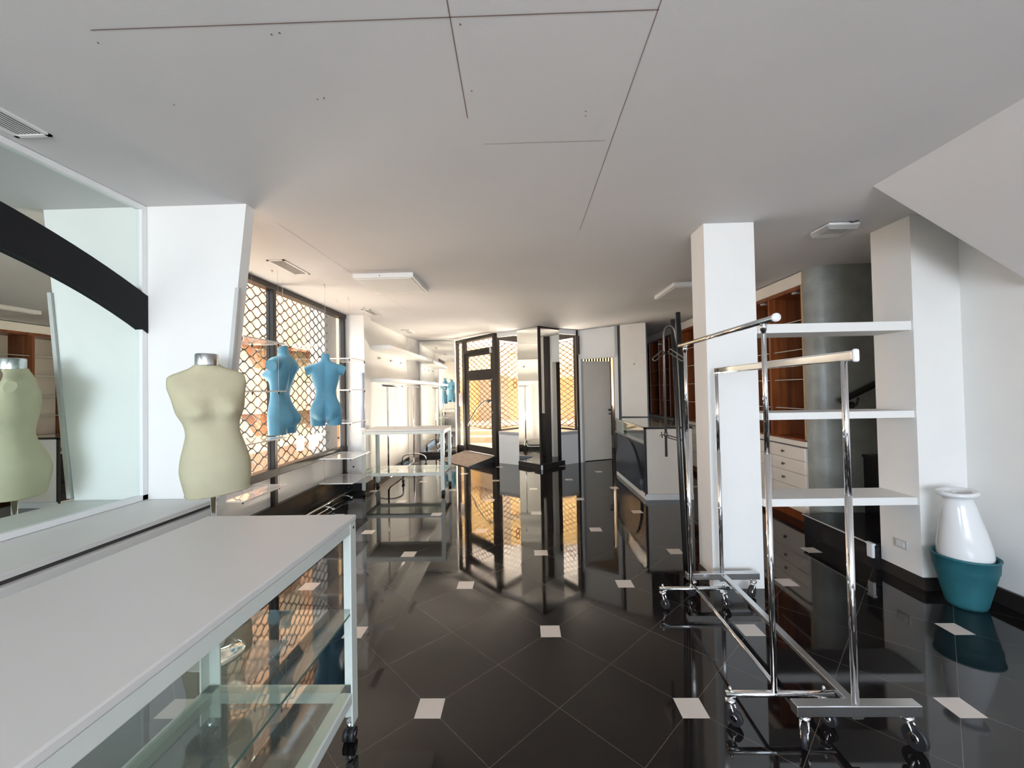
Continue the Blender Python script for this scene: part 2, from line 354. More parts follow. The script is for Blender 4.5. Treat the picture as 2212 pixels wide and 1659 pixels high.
# ---- white wing panel beside the mirror, leaning outer edge
wing = sthing('wall_wing', (-2.0, 2.38, 0), 'white partition panel with slanting outer edge beside the large mirror', 'wall')
bm = NB(); prism_ax(bm, [(-2.245, .787), (-1.797, .787), (-1.607, HC), (-2.245, HC)], 2.352, 2.43, 1)
obj('panel', bm, 'wall', wing)
bm = NB(); prism_ax(bm, [(-1.79, .80), (-1.765, .80), (-1.645, 2.02), (-1.668, 2.02)], 2.338, 2.356, 1)
tag_o = obj('edge_profile', bm, 'grey', wing); tag_o['label'] = 'grey metal edge strip'
bm = NB(); box(bm, -2.245, -1.80, 2.36, 2.43, 0, .787); obj('lower_panel', bm, 'wall', wing)

# ---- big mirror with black arch
mir = thing('wall_mirror', (-2.24, 0, .80), 'large wall mirror on the left crossed by a black arched band', 'mirror')
pbox('mirror_glass', mir, 'mirror', -2.244, -2.224, -3.1, 2.325, .815, 2.495)
bm = NB(); box(bm, -2.245, -2.205, -3.1, 2.35, 2.49, 2.518); box(bm, -2.245, -2.205, 2.318, 2.35, .79, 2.49); box(bm, -2.245, -2.205, -3.1, 2.35, .789, .818)
obj('frame', bm, 'white', mir)
# arch: circle through the measured edge points, centred at Y about .45
bm = NB()
tx, ty, tr_ = .779, -1.290, 3.632; bx_, by_, br_ = 1.116, -.353, 2.451
ys = [2.35 - i * .08 for i in range(44)]
top, bot = [], []
for y in ys:
    d = min(1, abs(y - tx) / tr_); top.append((y, ty + tr_ * math.sqrt(max(0, 1 - d * d))))
    d = min(1, abs(y - bx_) / br_); bot.append((y, by_ + br_ * math.sqrt(max(0, 1 - d * d))))
for a in range(len(ys) - 1):
    if bot[a + 1][1] < .9: break
    q = [top[a], top[a + 1], bot[a + 1], bot[a]]
    fr_ = [bm.verts.new((-2.200, p[0], min(p[1], 2.5))) for p in q]; bk = [bm.verts.new((-2.2235, p[0], min(p[1], 2.5))) for p in q]
    bm.faces.new(fr_); bm.faces.new(bk[::-1]); bm.faces.new((fr_[0], bk[0], bk[1], fr_[1])); bm.faces.new((fr_[2], bk[2], bk[3], fr_[3]))
    if a == 0: bm.faces.new((fr_[0], fr_[3], bk[3], bk[0]))
bmesh.ops.remove_doubles(bm, verts=bm.verts, dist=1e-5)
o = obj('arch_band', bm, 'band', mir); o['label'] = 'matt black arched band'

# ---- ledge
led = thing('wall_ledge', (-2.0, 0, 0), 'long white ledge running below the large left mirror', 'ledge')
pbox('top_board', led, 'lamgrey', -2.245, -1.79, -3.2, 2.35, .765, .787, .002)
pbox('shadow_gap', led, 'ventdark', -2.245, -1.80, -3.2, 2.33, .748, .765)
pbox('front_board', led, 'lamgrey', -2.245, -1.765, -3.2, 2.335, .700, .748, .002)
bm = NB(); box(bm, -2.245, -1.90, -3.2, 2.33, 0, .70); obj('base', bm, 'lamgrey', led)
pbox('end_block', led, 'white', -1.895, -1.772, 2.20, 2.33, .64, .699)

# ================================================================== MIRRORED CORNER AND ENTRANCE
L0, L1, V0, R0_, R1_ = (-.455, 7.87), (-.06, 7.60), (.324, 7.165), (.708, 7.53), (1.055, 7.77)
mc = thing('mirrored_column', (.32, 7.5, 0), 'V-shaped column clad in mirrors between the two corner windows', 'column')
bm = NB(); prism(bm, [L1, V0, R0_, (.55, 7.75), (.32, 7.85), (.1, 7.75)], .0, HC); obj('core', bm, 'black', mc)
def facet(p, q, t, z0, z1, mats, name, par, out=1, s0=0, s1=1):
    p, q = Vector(p), Vector(q); a, c = p.lerp(q, s0), p.lerp(q, s1)
    bm = NB(); obox(bm, a, c, t, z0, z1, out); return obj(name, bm, mats, par)
facet(L1, V0, .008, .085, HC - .004, 'mirror2', 'mirror_panel', mc, -1, 0, .955)
facet(V0, R0_, .008, .085, HC - .03, 'mirror2', 'mirror_panel', mc, -1, .05, 1)
bm = NB(); obox(bm, Vector(L1).lerp(Vector(V0), .955), V0, .012, .0, HC, -1); obox(bm, V0, Vector(V0).lerp(Vector(R0_), .055), .012, 0, HC, -1); obox(bm, V0, R0_, .012, HC - .03, HC - .001, -1)
obj('edge_trim', bm, 'blackmetal', mc)
bm = NB(); obox(bm, L1, V0, .03, 0, .085, -1); obox(bm, V0, (.76, 7.58), .03, 0, .085, -1); obj('plinth', bm, 'black', mc)
bm = NB(); box(bm, .315, .345, 7.115, 7.14, 0, .075); o = obj('corner_cap', bm, 'plastic', mc); o['label'] = 'small white corner cap'

bm = NB(); obox(bm, L0, L1, .05, 0, .612, 1); struct('wall_bay_left', bm, 'white', 'low white wall below the narrow window left of the mirrored column', cat='wall')
bm = NB(); obox(bm, R0_, R1_, .05, 0, .612, 1); struct('wall_bay_right', bm, 'white', 'low white wall below the narrow window right of the mirrored column', cat='wall')
bm = NB(); obox(bm, L0, L1, .05, 2.43, HC, 1); struct('trim_1', bm, 'white', 'white lintel over the narrow left corner window', cat='trim')
bm = NB(); obox(bm, R0_, R1_, .05, 2.43, HC, 1); struct('trim_2', bm, 'white', 'white lintel over the narrow right corner window', cat='trim')
G0, GM, G1 = (-.475, 8.02), (.32, 8.92), (1.075, 7.88)
bm = NB(); prism(bm, [L0, L1, (.1, 7.75), (.32, 7.85), (.55, 7.75), R0_, R1_, G1, GM, G0], .55, .60)
struct('trim_3', bm, 'white', 'white window sill boards behind the corner low walls', cat='trim')
for nm, A, B_, lab, s1 in (('window_2', G0, GM, 'narrow corner window left of the mirrored column', .97), ('window_3', G1, GM, 'narrow corner window right of the mirrored column', .97)):
    ww = sthing(nm, (*A, 0), lab, 'window')
    A, B_ = Vector(A), Vector(B_); sd = -1 if nm == 'window_3' else 1
    bm = NB(); obox(bm, A, B_, .05, .60, .63); obox(bm, A, B_, .05, 2.40, HC); obox(bm, A, A.lerp(B_, .05), .05, .6, HC); obox(bm, A.lerp(B_, .95), B_, .05, .6, HC)
    obox(bm, A, B_, .06, 0, .60)
    obj('window_frame', bm, 'blackmetal', ww)
    bm = NB(); obox(bm, A.lerp(B_, .05), A.lerp(B_, .95), .004, .63, 2.40); obj('pane', bm, 'glass', ww)
bm = NB(); prism(bm, [R1_, (1.10, 7.80), G1, (1.05, 7.86)], 0, HC); struct('trim_4', bm, 'blackmetal', 'dark bronze jamb at the right end of the corner window', cat='trim')

# entrance door (diagonal)
D0, D1 = Vector((-1.47, 9.13)), Vector((-.475, 7.93)); DL = (D1 - D0).length
def dp(s): return D0.lerp(D1, s / DL)
dr = sthing('door_1', (-1.0, 8.5, 0), 'glazed entrance door in a dark bronze metal frame', 'door')
def dbar(bm, s0, s1, z0, z1, t=.06, side=0): obox(bm, dp(s0), dp(s1), t, z0, z1, side)
bm = NB(); dbar(bm, 0, .09, 0, HC, .09); dbar(bm, DL - .085, DL, 0, HC, .09); dbar(bm, .33, .43, .1, HC, .08); dbar(bm, 0, DL, 2.465, HC, .09); dbar(bm, .43, DL - .08, 2.20, 2.265, .08); dbar(bm, 0, .35, 0, .225, .08); dbar(bm, .33, DL, 0, .118, .10)
obj('door_frame', bm, 'blackmetal', dr, .003)
bm = NB(); dbar(bm, .44, .515, .125, 2.195, .05); dbar(bm, DL - .175, DL - .09, .125, 2.195, .05); dbar(bm, .44, DL - .09, .125, .265, .05); dbar(bm, .44, DL - .09, 1.62, 1.835, .05); dbar(bm, .44, DL - .09, 2.13, 2.195, .05)
leaf = obj('door_leaf', bm, 'blackmetal', dr, .003)
bm = NB(); dbar(bm, .515, DL - .175, .265, 1.62, .006); dbar(bm, .515, DL - .175, 1.835, 2.13, .006); obj('pane', bm, 'glass', dr)
bm = NB(); dbar(bm, .09, .33, .225, 2.465, .006); dbar(bm, .43, DL - .085, 2.265, 2.465, .006); obj('pane', bm, 'glass', dr)
nD = Vector((D1 - D0)).normalized(); nin = Vector((nD.y, -nD.x))    # towards the room
if nin.y > 0: nin = -nin
def dq(s, z, off=.06): v = dp(s) + nin * off; return (v.x, v.y, z)
bm = NB(); tube(bm, [dq(.52, .66, .03), dq(.55, .66, .06), dq(.60, .74), dq(.90, 1.02), dq(1.13, 1.16), dq(1.22, 1.19), dq(1.34, 1.195, .06), dq(1.36, 1.195, .03)], .012, 10)
cyl_axis(bm, dq(1.35, 1.195, .02), dq(1.35, 1.195, .075), .035)
o = obj('pull_handle', bm, 'bronze', dr); o['label'] = 'long diagonal tubular pull handle'
bm = NB()
for z in (1.62, .97): cyl_axis(bm, dq(DL - .13, z, .02), dq(DL - .13, z, .035), .014)
obj('lock', bm, 'steel', dr)
bm = NB(); v0 = dp(1.41) + nin * .03; obox(bm, v0 - nD * .03, v0 + nD * .03, .03, 2.15, 2.25); tag(obj('door_sensor', bm, 'plastic'), 'small white sensor box at the top corner of the entrance door', 'sensor')
bm = NB(); obox(bm, dp(.13) + nin * .008, dp(.29) + nin * .008, .002, 1.07, 1.35); tag(obj('paper_notice', bm, 'paper'), 'pale paper notice stuck inside the side pane of the entrance door', 'notice')
# carpeted ramp
bm = NB(); T0, T1, B1, B0 = (-1.235, 8.80), (-.53, 7.965), (-1.015, 7.444), (-1.72, 8.27)
vs = [bm.verts.new((*T0, .122)), bm.verts.new((*T1, .122)), bm.verts.new((*B1, .012)), bm.verts.new((*B0, .012)), bm.verts.new((*T0, 0)), bm.verts.new((*T1, 0)), bm.verts.new((*B1, 0)), bm.verts.new((*B0, 0))]
for k, f in enumerate(((0, 1, 2, 3), (7, 6, 5, 4), (0, 4, 5, 1), (1, 5, 6, 2), (2, 6, 7, 3), (3, 7, 4, 0))): bm.faces.new([vs[i] for i in f]).material_index = 0 if k == 0 else 1
tag(obj('entrance_ramp', bm, ['carpet', 'black']), 'low wedge ramp with beige carpet leading up to the entrance door', 'ramp')

# mirror beside the entrance (rear left)
mr2 = thing('wall_mirror', (-1.85, 8.87, 0), 'tall frameless mirror in the rear left corner beside the entrance door', 'mirror')
bm = NB(); obox(bm, (-2.215, 8.862), (-1.462, 8.884), .01, .09, HC - .012, -1); obj('mirror_glass', bm, 'mirror2', mr2)
bm = NB(); obox(bm, (-2.245, 8.861), (-2.217, 8.862), .014, .085, HC - .004, -1); obox(bm, (-2.217, 8.862), (-1.462, 8.884), .012, HC - .012, HC - .002, -1); obj('edge_strip', bm, 'grey', mr2)

# ---- rear right wall with an ajar door
W0, W1 = Vector((1.10, 7.80)), Vector((1.745, 7.37)); WL = (W1 - W0).length
dW = (W1 - W0).normalized()
bm = NB(); obox(bm, W0, W0.lerp(W1, .035), .08, 0, HC, 1); obox(bm, W0.lerp(W1, .93), W1, .08, 0, HC, 1); obox(bm, W0, W1, .08, 1.985, HC, 1)
struct('wall_rear', bm, 'wall', 'white wall with the ajar door right of the corner windows', cat='wall')
bm = NB(); box(bm, 2.16, 2.24, 7.45, 9.9, 0, HC); box(bm, 1.27, 2.2, 9.7, 9.8, 0, 1.0); box(bm, 1.27, 2.2, 9.7, 9.8, 2.35, HC); prism(bm, [(1.125, 7.885), (1.165, 7.90), (1.34, 9.75), (1.27, 9.75)], 0, HC)
struct('wall_store', bm, 'wall', 'walls of the small room behind the ajar door', cat='wall')
d2 = sthing('door_2', (1.14, 7.86, 0), 'plain white door standing ajar in the rear wall', 'door')
HL = (1.152, 7.86); LE = (1.76, 8.10)
bm = NB(); obox(bm, HL, LE, .04, .01, 1.935, 1); obj('door_leaf', bm, 'lam', d2, .003)
bm = NB(); obox(bm, W0.lerp(W1, .035), W0.lerp(W1, .06), .10, 0, 1.985, 1); obox(bm, W0.lerp(W1, .905), W0.lerp(W1, .93), .10, 0, 1.985, 1); obox(bm, W0.lerp(W1, .035), W0.lerp(W1, .93), .10, 1.965, 1.985, 1); obj('door_frame', bm, 'white', d2)
bm = NB(); vv = Vector(HL).lerp(Vector(LE), .93)
for z, r_ in ((.975, .022), (.90, .014)): cyl_axis(bm, (vv.x, vv.y, z), (vv.x + .018, vv.y - .045, z), r_)
obj('door_knob', bm, 'bronze', d2)
bm = NB()
for z in (.25, 1.1, 1.75): cyl_axis(bm, (1.15, 7.842, z - .04), (1.15, 7.842, z + .04), .009, 10)
obj('hinge', bm, 'steel', d2)
# striped blind in the small room
bl = NB()
for i in range(12): box(bl, 1.36 + i * .065, 1.40 + i * .065, 9.62, 9.64, .3, 2.3)
tag(obj('vertical_blind', bl, 'pale'), 'pale vertical blind glimpsed over the top of the ajar door', 'blind')
bm = NB(); obox(bm, (1.062, 7.735), (1.085, 7.752), .05, 2.055, 2.40, -1); tag(obj('wall_bracket', bm, 'black'), 'slim black box fixed high beside the right corner window', 'box')

# ---- column with cream panel
pc = sthing('wall_column', (1.97, 7.3, 0), 'square column faced with a cream panel edged in black behind the counter', 'column')
bm = NB(); prism(bm, [(1.745, 7.25), (2.185, 7.07), (2.24, 7.45), (1.80, 7.60)], 0, HC); obj('core', bm, 'black', pc)
bm = NB(); obox(bm, (1.765, 7.238), (2.165, 7.075), .012, .90, HC - .001, -1); obj('cream_panel', bm, 'lam', pc)
bm = NB(); cyl_axis(bm, (1.965, 7.13, 1.81), (1.965, 7.10, 1.81), .009, 10); obj('screw', bm, 'bronze', pc)

# ---- right far walls
bm = NB(); box(bm, 3.21, 3.30, 4.16, 9.9, 0, HC); box(bm, 2.2, 3.3, 9.55, 9.65, 0, HC)
struct('wall_right_rear', bm, 'wall', 'rear right wall behind the wooden shelving', cat='wall')
bm = NB(); pts = [(2.795, 4.073), (2.80, 4.03), (2.815, 3.99), (2.845, 3.952), (2.89, 3.925), (2.96, 3.904), (3.06, 3.892), (3.2, 3.886), (5.2, 3.886), (5.2, 4.073)]
prism(bm, pts, 0, HC)
for f in bm.faces: f.smooth = True
o = struct('wall_stucco', bm, 'stucco', 'dark grey stucco wall with a rounded left corner beside the stairs', cat='wall')
es = o.modifiers.new('es', 'EDGE_SPLIT'); es.split_angle = .6
bm = NB(); box(bm, 5.1, 5.2, 2.9, 3.886, 0, HC); box(bm, 2.97, 5.2, 3.0, 3.11, 0, HC)
struct('wall_stair', bm, 'wall', 'walls of the stair recess behind the white wall end', cat='wall')

# ================================================================== STAIRS
def step(name, x0, x1, y0, y1, z0, z1, label):
    t = thing(name, (x0, (y0 + y1) / 2, z0), label, 'step', 'black granite stair steps')
    pbox('riser', t, 'stone', x0 + .015, x1, y0, y1, z0, z1 - .025); pbox('tread', t, 'stone', x0, x1, y0, y1, z1 - .025, z1, .003)
    return t
st = step('stair_step', 2.60, 3.16, 3.12, 3.885, 0, .19, 'lowest black granite step beside the white wall end')
pbox('nosing_strip', st, 'grey', 2.597, 2.603, 3.12, 3.885, .176, .186)
step('stair_step', 3.16, 3.44, 3.12, 3.885, 0, .73, 'tall black granite stair block in the dark recess')
step('stair_step', 3.44, 5.0, 3.12, 3.885, 0, .95, 'upper black granite stair block deepest in the recess')
hr = thing('handrail', (2.97, 3.92, 1.23), 'black handrail rising on the dark stucco wall', 'handrail')
bm = NB(); tube(bm, [(2.915, 3.80, 1.235), (2.945, 3.80, 1.245), (4.4, 3.80, 1.93)], .029, 12); obj('rail', bm, 'black', hr)
for x in (3.08, 3.9):
    bm = NB()
    zz = 1.235 + (x - 2.985) * .47; tube(bm, [(x, 3.885, zz - .09), (x, 3.83, zz - .09), (x, 3.80, zz - .02)], .010, 8); cyl_axis(bm, (x, 3.886, zz - .09), (x, 3.874, zz - .09), .032); obj('bracket', bm, 'black', hr)

# three thick white shelves between pillar and niche wall
shl = [(1.743, 1.805, 'topmost thick white shelf between the pillar and the right wall end'), (1.150, 1.198, 'middle thick white shelf between the pillar and the right wall end'), (.562, .614, 'lowest thick white shelf between the pillar and the right wall end')]
for z0, z1, lb in shl:
    bm = NB(); box(bm, 1.632, 2.65, 2.815, 3.09, z0, z1); tag(obj('wall_shelf', bm, 'wall', bevel=.002), lb, 'shelf', 'thick white built-in shelves')
# socket on the niche wall side, small socket box at the step
t = thing('wall_socket', (2.645, 2.95, .25), 'flush wall socket with a stained surround low on the white wall end', 'socket')
bm = NB(); box(bm, 2.641, 2.65, 2.895, 2.99, .225, .285); obj('frame', bm, 'grey', t, .002)
bm = NB(); box(bm, 2.637, 2.642, 2.913, 2.972, .238, .273); obj('insert', bm, 'plastic', t)
t = thing('junction_box', (2.64, 3.15, .12), 'small white plastic box clipped to the edge of the lowest granite step', 'box')
bm = NB(); box(bm, 2.575, 2.596, 3.10, 3.15, .09, .185); obj('housing', bm, 'plastic', t, .003)
bm = NB(); box(bm, 2.57, 2.599, 3.095, 3.155, .185, .198); obj('lid', bm, 'plastic', t, .002)

# ================================================================== WOODEN WALL SHELVING
def cabinet(y0, y1, divs, name_label, thin=False, downs=()):
    t = thing('wall_shelving', (2.79, (y0 + y1) / 2, 0), name_label, 'shelving')
    XF, XB = 2.79, 3.19
    pbox('bulkhead', t, 'lam', XF - .0, XF + .02, y0, y1, 2.385, HC - .012); pbox('bulkhead_trim', t, 'palewood', XF - .002, XF + .022, y0 - .006, y0, 2.385, HC - .004)
    bm = NB(); box(bm, XF + .02, XB, y0, y1, 2.35, 2.385); top_ = obj('top_panel', bm, 'wood', t)
    for dy, dx in downs:
        bm = NB(); cyl_axis(bm, (dx, dy, 2.349), (dx, dy, 2.338), .035); obj('downlight', bm, 'plastic', t)
    bm = NB(); box(bm, XB - .012, XB, y0, y1, .84, 2.35); obj('back_panel', bm, 'wood' if thin else 'lam', t)
    for k, y in enumerate(divs):
        tk = .010 if thin else .016
        bm = NB(); box(bm, XF + .02, XB - .012, y - tk, y + tk, .84, 2.35); dv = obj('divider', bm, 'wood', t)
        bm = NB(); box(bm, XF + .012, XF + .0205, y - tk, y + tk, .84, 2.35); obj('front_edge', bm, 'litedge' if thin else 'wood', dv)
    for side, y in (('a', y0), ('b', y1)):
        yy = (y, y + .02) if side == 'a' else (y - .02, y)
        bm = NB(); box(bm, XF + .015, XB, *yy, .84, 2.385); sd = obj('side_panel', bm, 'wood', t)
        bm = NB(); box(bm, XF, XF + .015, *yy, .84, 2.385); obj('front_edge', bm, 'palewood', sd)
    edges = sorted([y0] + list(divs) + [y1])
    for a, c in zip(edges, edges[1:]):
        for z in (1.14, 1.44, 1.745, 2.04):
            bm = NB(); box(bm, XF + .05, XB - .014, a + .022, c - .022, z, z + .008); o = obj('glass_shelf', bm, 'shelfglass', t)
            bm = NB(); box(bm, XF + .044, XF + .05, a + .022, c - .022, z, z + .008); obj('glass_edge', bm, 'litedge' if thin else 'grey', o)
    pbox('bottom_panel', t, 'wood', XF + .02, XB, y0, y1, .822, .84)
    pbox('worktop', t, 'lam', XF - .012, XF + .05, y0, y1, .772, .822)
    pbox('shadow_gap', t, 'black', XF + .01, XB, y0 + .01, y1, .757, .772)
    bm = NB(); box(bm, XF + .02, XB, y0 + .0, y1, .10, .757); obj('carcass', bm, 'white', t)
    ya = y0 + .035
    for c in edges[1:]:
        for z0, z1 in ((.625, .752), (.49, .62), (.345, .485), (.105, .34)):
            bm = NB(); box(bm, XF, XF + .02, ya, c - .004, z0, z1); dw = obj('drawer', bm, 'lam', t, .0015)
            ym = min(ya + .34, (ya + c) / 2 + .05); bm = NB(); lathe(bm, [(0, 0), (.006, 0), (.006, .012), (.014, .018), (.014, .026), (0, .03)], seg=14)
            bmesh.ops.rotate(bm, verts=bm.verts, matrix=Matrix.Rotation(-PI / 2, 3, 'Y')); bmesh.ops.translate(bm, verts=bm.verts, vec=(XF, ym, (z0 + z1) / 2)); obj('knob', bm, 'bronze', dw)
        ya = c + .004
    pbox('plinth', t, 'wood', XF + .04, XB, y0 + .02, y1, 0, .10)
    return t
cabinet(4.075, 7.20, [4.64, 5.26, 5.88, 6.50], 'built-in cherry wood shelving with cream drawers below, seen behind the white pillar', downs=((4.30, 2.88), (4.86, 2.88), (5.5, 2.88), (6.2, 2.88)))
cabinet(7.50, 9.50, [7.76, 8.35, 8.93], 'far cherry wood pigeonhole shelving with pale edges coloured as lit beyond the counter', thin=True, downs=((8.0, 2.90),))
bm = NB(); box(bm, 2.77, 3.2, 7.205, 7.47, 0, HC); box(bm, 2.765, 2.775, 7.45, 7.50, 0, HC, 1)
struct('wall_strip', bm, ['white', 'black'], 'narrow white upright with a black edge between the two wooden shelvings', cat='wall')

# ================================================================== COUNTER
ct = thing('display_counter', (1.8, 5.9, 0), 'cream and black shop counter with glass display top and arched front', 'counter')
pbox('end_panel', ct, 'lam', 1.535, 2.10, 5.105, 5.13, .075, .875); pbox('far_end_panel', ct, 'lam', 1.53, 2.10, 6.64, 6.66, .075, .89); pbox('back_panel', ct, 'lam', 2.08, 2.10, 5.13, 6.64, .075, .875)
bm = NB(); box(bm, 1.510, 1.537, 5.098, 5.125, .05, .90); box(bm, 1.51, 2.105, 5.098, 5.125, .875, .90); obj('black_edging', bm, 'black', ct); pbox('black_edging', ct, 'black', 1.510, 1.53, 6.645, 6.668, .05, .91)
pbox('plinth', ct, 'white', 1.515, 2.10, 5.095, 6.66, 0, .072)
pbox('front_panel', ct, 'stone', 1.522, 1.545, 5.125, 6.645, .072, .685)
bm = NB(); AY, AZ = 5.99, .070
pts = []
for i in range(33):
    a = PI * i / 32; yy = AY - math.cos(a) * (.69 if i <= 16 else .655); pts.append((yy, AZ + math.sin(a) ** .9 * .60))
lo = [bm.verts.new((1.504 + .0 * k, p[0], p[1])) for k, p in enumerate(pts)]; hi = [bm.verts.new((1.522, p[0], p[1])) for p in pts]
bm.faces.new(lo)
for a, b_, c, d in zip(lo, lo[1:], hi[1:], hi): bm.faces.new((a, b_, c, d))
o = obj('arch_panel', bm, 'bluegrey' if 'bluegrey' in M else mat('blue_grey_gloss', (.035, .042, .055), .22), ct); o['label'] = 'raised blue-grey arch'
pbox('glass_front', ct, 'shelfglass', 1.512, 1.518, 5.125, 6.645, .705, .885)
bm = NB(); box(bm, 1.508, 1.53, 5.12, 6.65, .683, .705); box(bm, 1.508, 1.53, 5.12, 6.65, .885, .897); obj('glass_rail', bm, 'steel', ct)
pbox('display_floor', ct, 'lam', 1.53, 2.08, 5.13, 6.64, .69, .70)
pbox('glass_top', ct, 'shelfglass', 1.51, 2.105, 5.10, 6.66, .897, .906)
pbox('glass_top_edge', ct, 'glassedge', 1.505, 1.511, 5.10, 6.66, .896, .907)
bm = NB()
for i in range(4): box(bm, 1.60, 2.02, 5.25 + i * .34, 5.50 + i * .34, .702, .722)
tag(obj('dark_slab', bm, 'ventdark'), 'dark flat slabs inside the glass top of the counter', 'slab')  # flat dark boxes under the glass top

# ================================================================== TABLES
def wheel(bm, c, r, w_, ax='x'):
    d = Vector((w_ / 2, 0, 0)) if ax == 'x' else Vector((0, w_ / 2, 0)); c = Vector(c)
    cyl_axis(bm, c - d, c + d, r, 22)
def table(x0, x1, y0, y1, h, lev, low, label, name='display_table'):
    t = thing(name, ((x0 + x1) / 2, (y0 + y1) / 2, 0), label, 'table')
    pbox('tabletop', t, 'tablewhite', x0 - .004, x1 + .004, y0 - .004, y1 + .004, h - .022, h, .004)
    bm = NB(); L = .04
    box(bm, x0, x1, y0, y0 + .025, h - .065, h - .024); box(bm, x0, x1, y1 - .025, y1, h - .065, h - .024); box(bm, x0, x0 + .025, y0, y1, h - .065, h - .024); box(bm, x1 - .025, x1, y0, y1, h - .065, h - .024)
    obj('top_frame', bm, 'tableframe', t, .002)
    lg = .048
    for (cx, sx_) in ((x0, 1), (x1, -1)):
        for (cy_, sy_) in ((y0, 1), (y1, -1)):
            bm = NB()
            # L-shaped angle leg
            q_ = .0015; prism(bm, [(cx - sx_ * q_, cy_ - sy_ * q_), (cx + sx_ * lg, cy_ - sy_ * q_), (cx + sx_ * lg, cy_ - sy_ * q_ + sy_ * .006), (cx - sx_ * q_ + sx_ * .006, cy_ - sy_ * q_ + sy_ * .006), (cx - sx_ * q_ + sx_ * .006, cy_ + sy_ * lg), (cx - sx_ * q_, cy_ + sy_ * lg)], .075, h - .0235)
            leg = obj('leg', bm, 'tableframe', t)
            bm = NB(); cyl_axis(bm, (cx - sx_ * .0035, cy_ + sy_ * .022, h - .045), (cx + sx_ * .001, cy_ + sy_ * .022, h - .045), .0055, 12); cyl_axis(bm, (cx + sx_ * .022, cy_ - sy_ * .0035, h - .045), (cx + sx_ * .022, cy_ + sy_ * .001, h - .045), .0055, 12); obj('screw', bm, 'black', leg)
            wx, wy = cx + sx_ * .022, cy_ + sy_ * .022
            bm = NB(); wheel(bm, (wx - .012, wy, .026), .026, .018); wheel(bm, (wx + .012, wy, .026), .026, .018); obj('caster_wheel', bm, 'rubber', leg)
            bm = NB(); wheel(bm, (wx, wy, .026), .009, .046); cyl_axis(bm, (wx, wy, .045), (wx, wy, .08), .012); obj('caster_fork', bm, 'steel', leg)
    for z in lev:
        bm = NB(); box(bm, x0 + .008, x1 - .008, y0 + .008, y1 - .008, z, z + .006); g = obj('glass_shelf', bm, 'shelfglass', t)
        bm = NB(); box(bm, x1 - .008, x1 - .0065, y0 + .008, y1 - .008, z - .001, z + .007); box(bm, x0 + .0065, x0 + .008, y0 + .008, y1 - .008, z - .001, z + .007); obj('glass_edge', bm, 'glassedge', g)
    bm = NB(); z = low
    box(bm, x0, x1, y0, y0 + .05, z - .04, z); box(bm, x0, x1, y1 - .05, y1, z - .04, z); box(bm, x0, x0 + .05, y0, y1, z - .04, z); box(bm, x1 - .05, x1, y0, y1, z - .04, z)
    obj('lower_frame', bm, 'tableframe', t, .002)
    bm = NB(); box(bm, x0 + .008, x1 - .008, y0 + .008, y1 - .008, z + .001, z + .006); g = obj('glass_shelf', bm, 'shelfglass', t)
    return t
table(-1.300, -.690, .20, 1.655, .890, [.505], .205, 'large white display table in the left foreground with glass shelves below')
table(-2.185, -1.065, 5.49, 6.06, .890, [], .300, 'white two-tier display table on casters standing near the rear left wall')

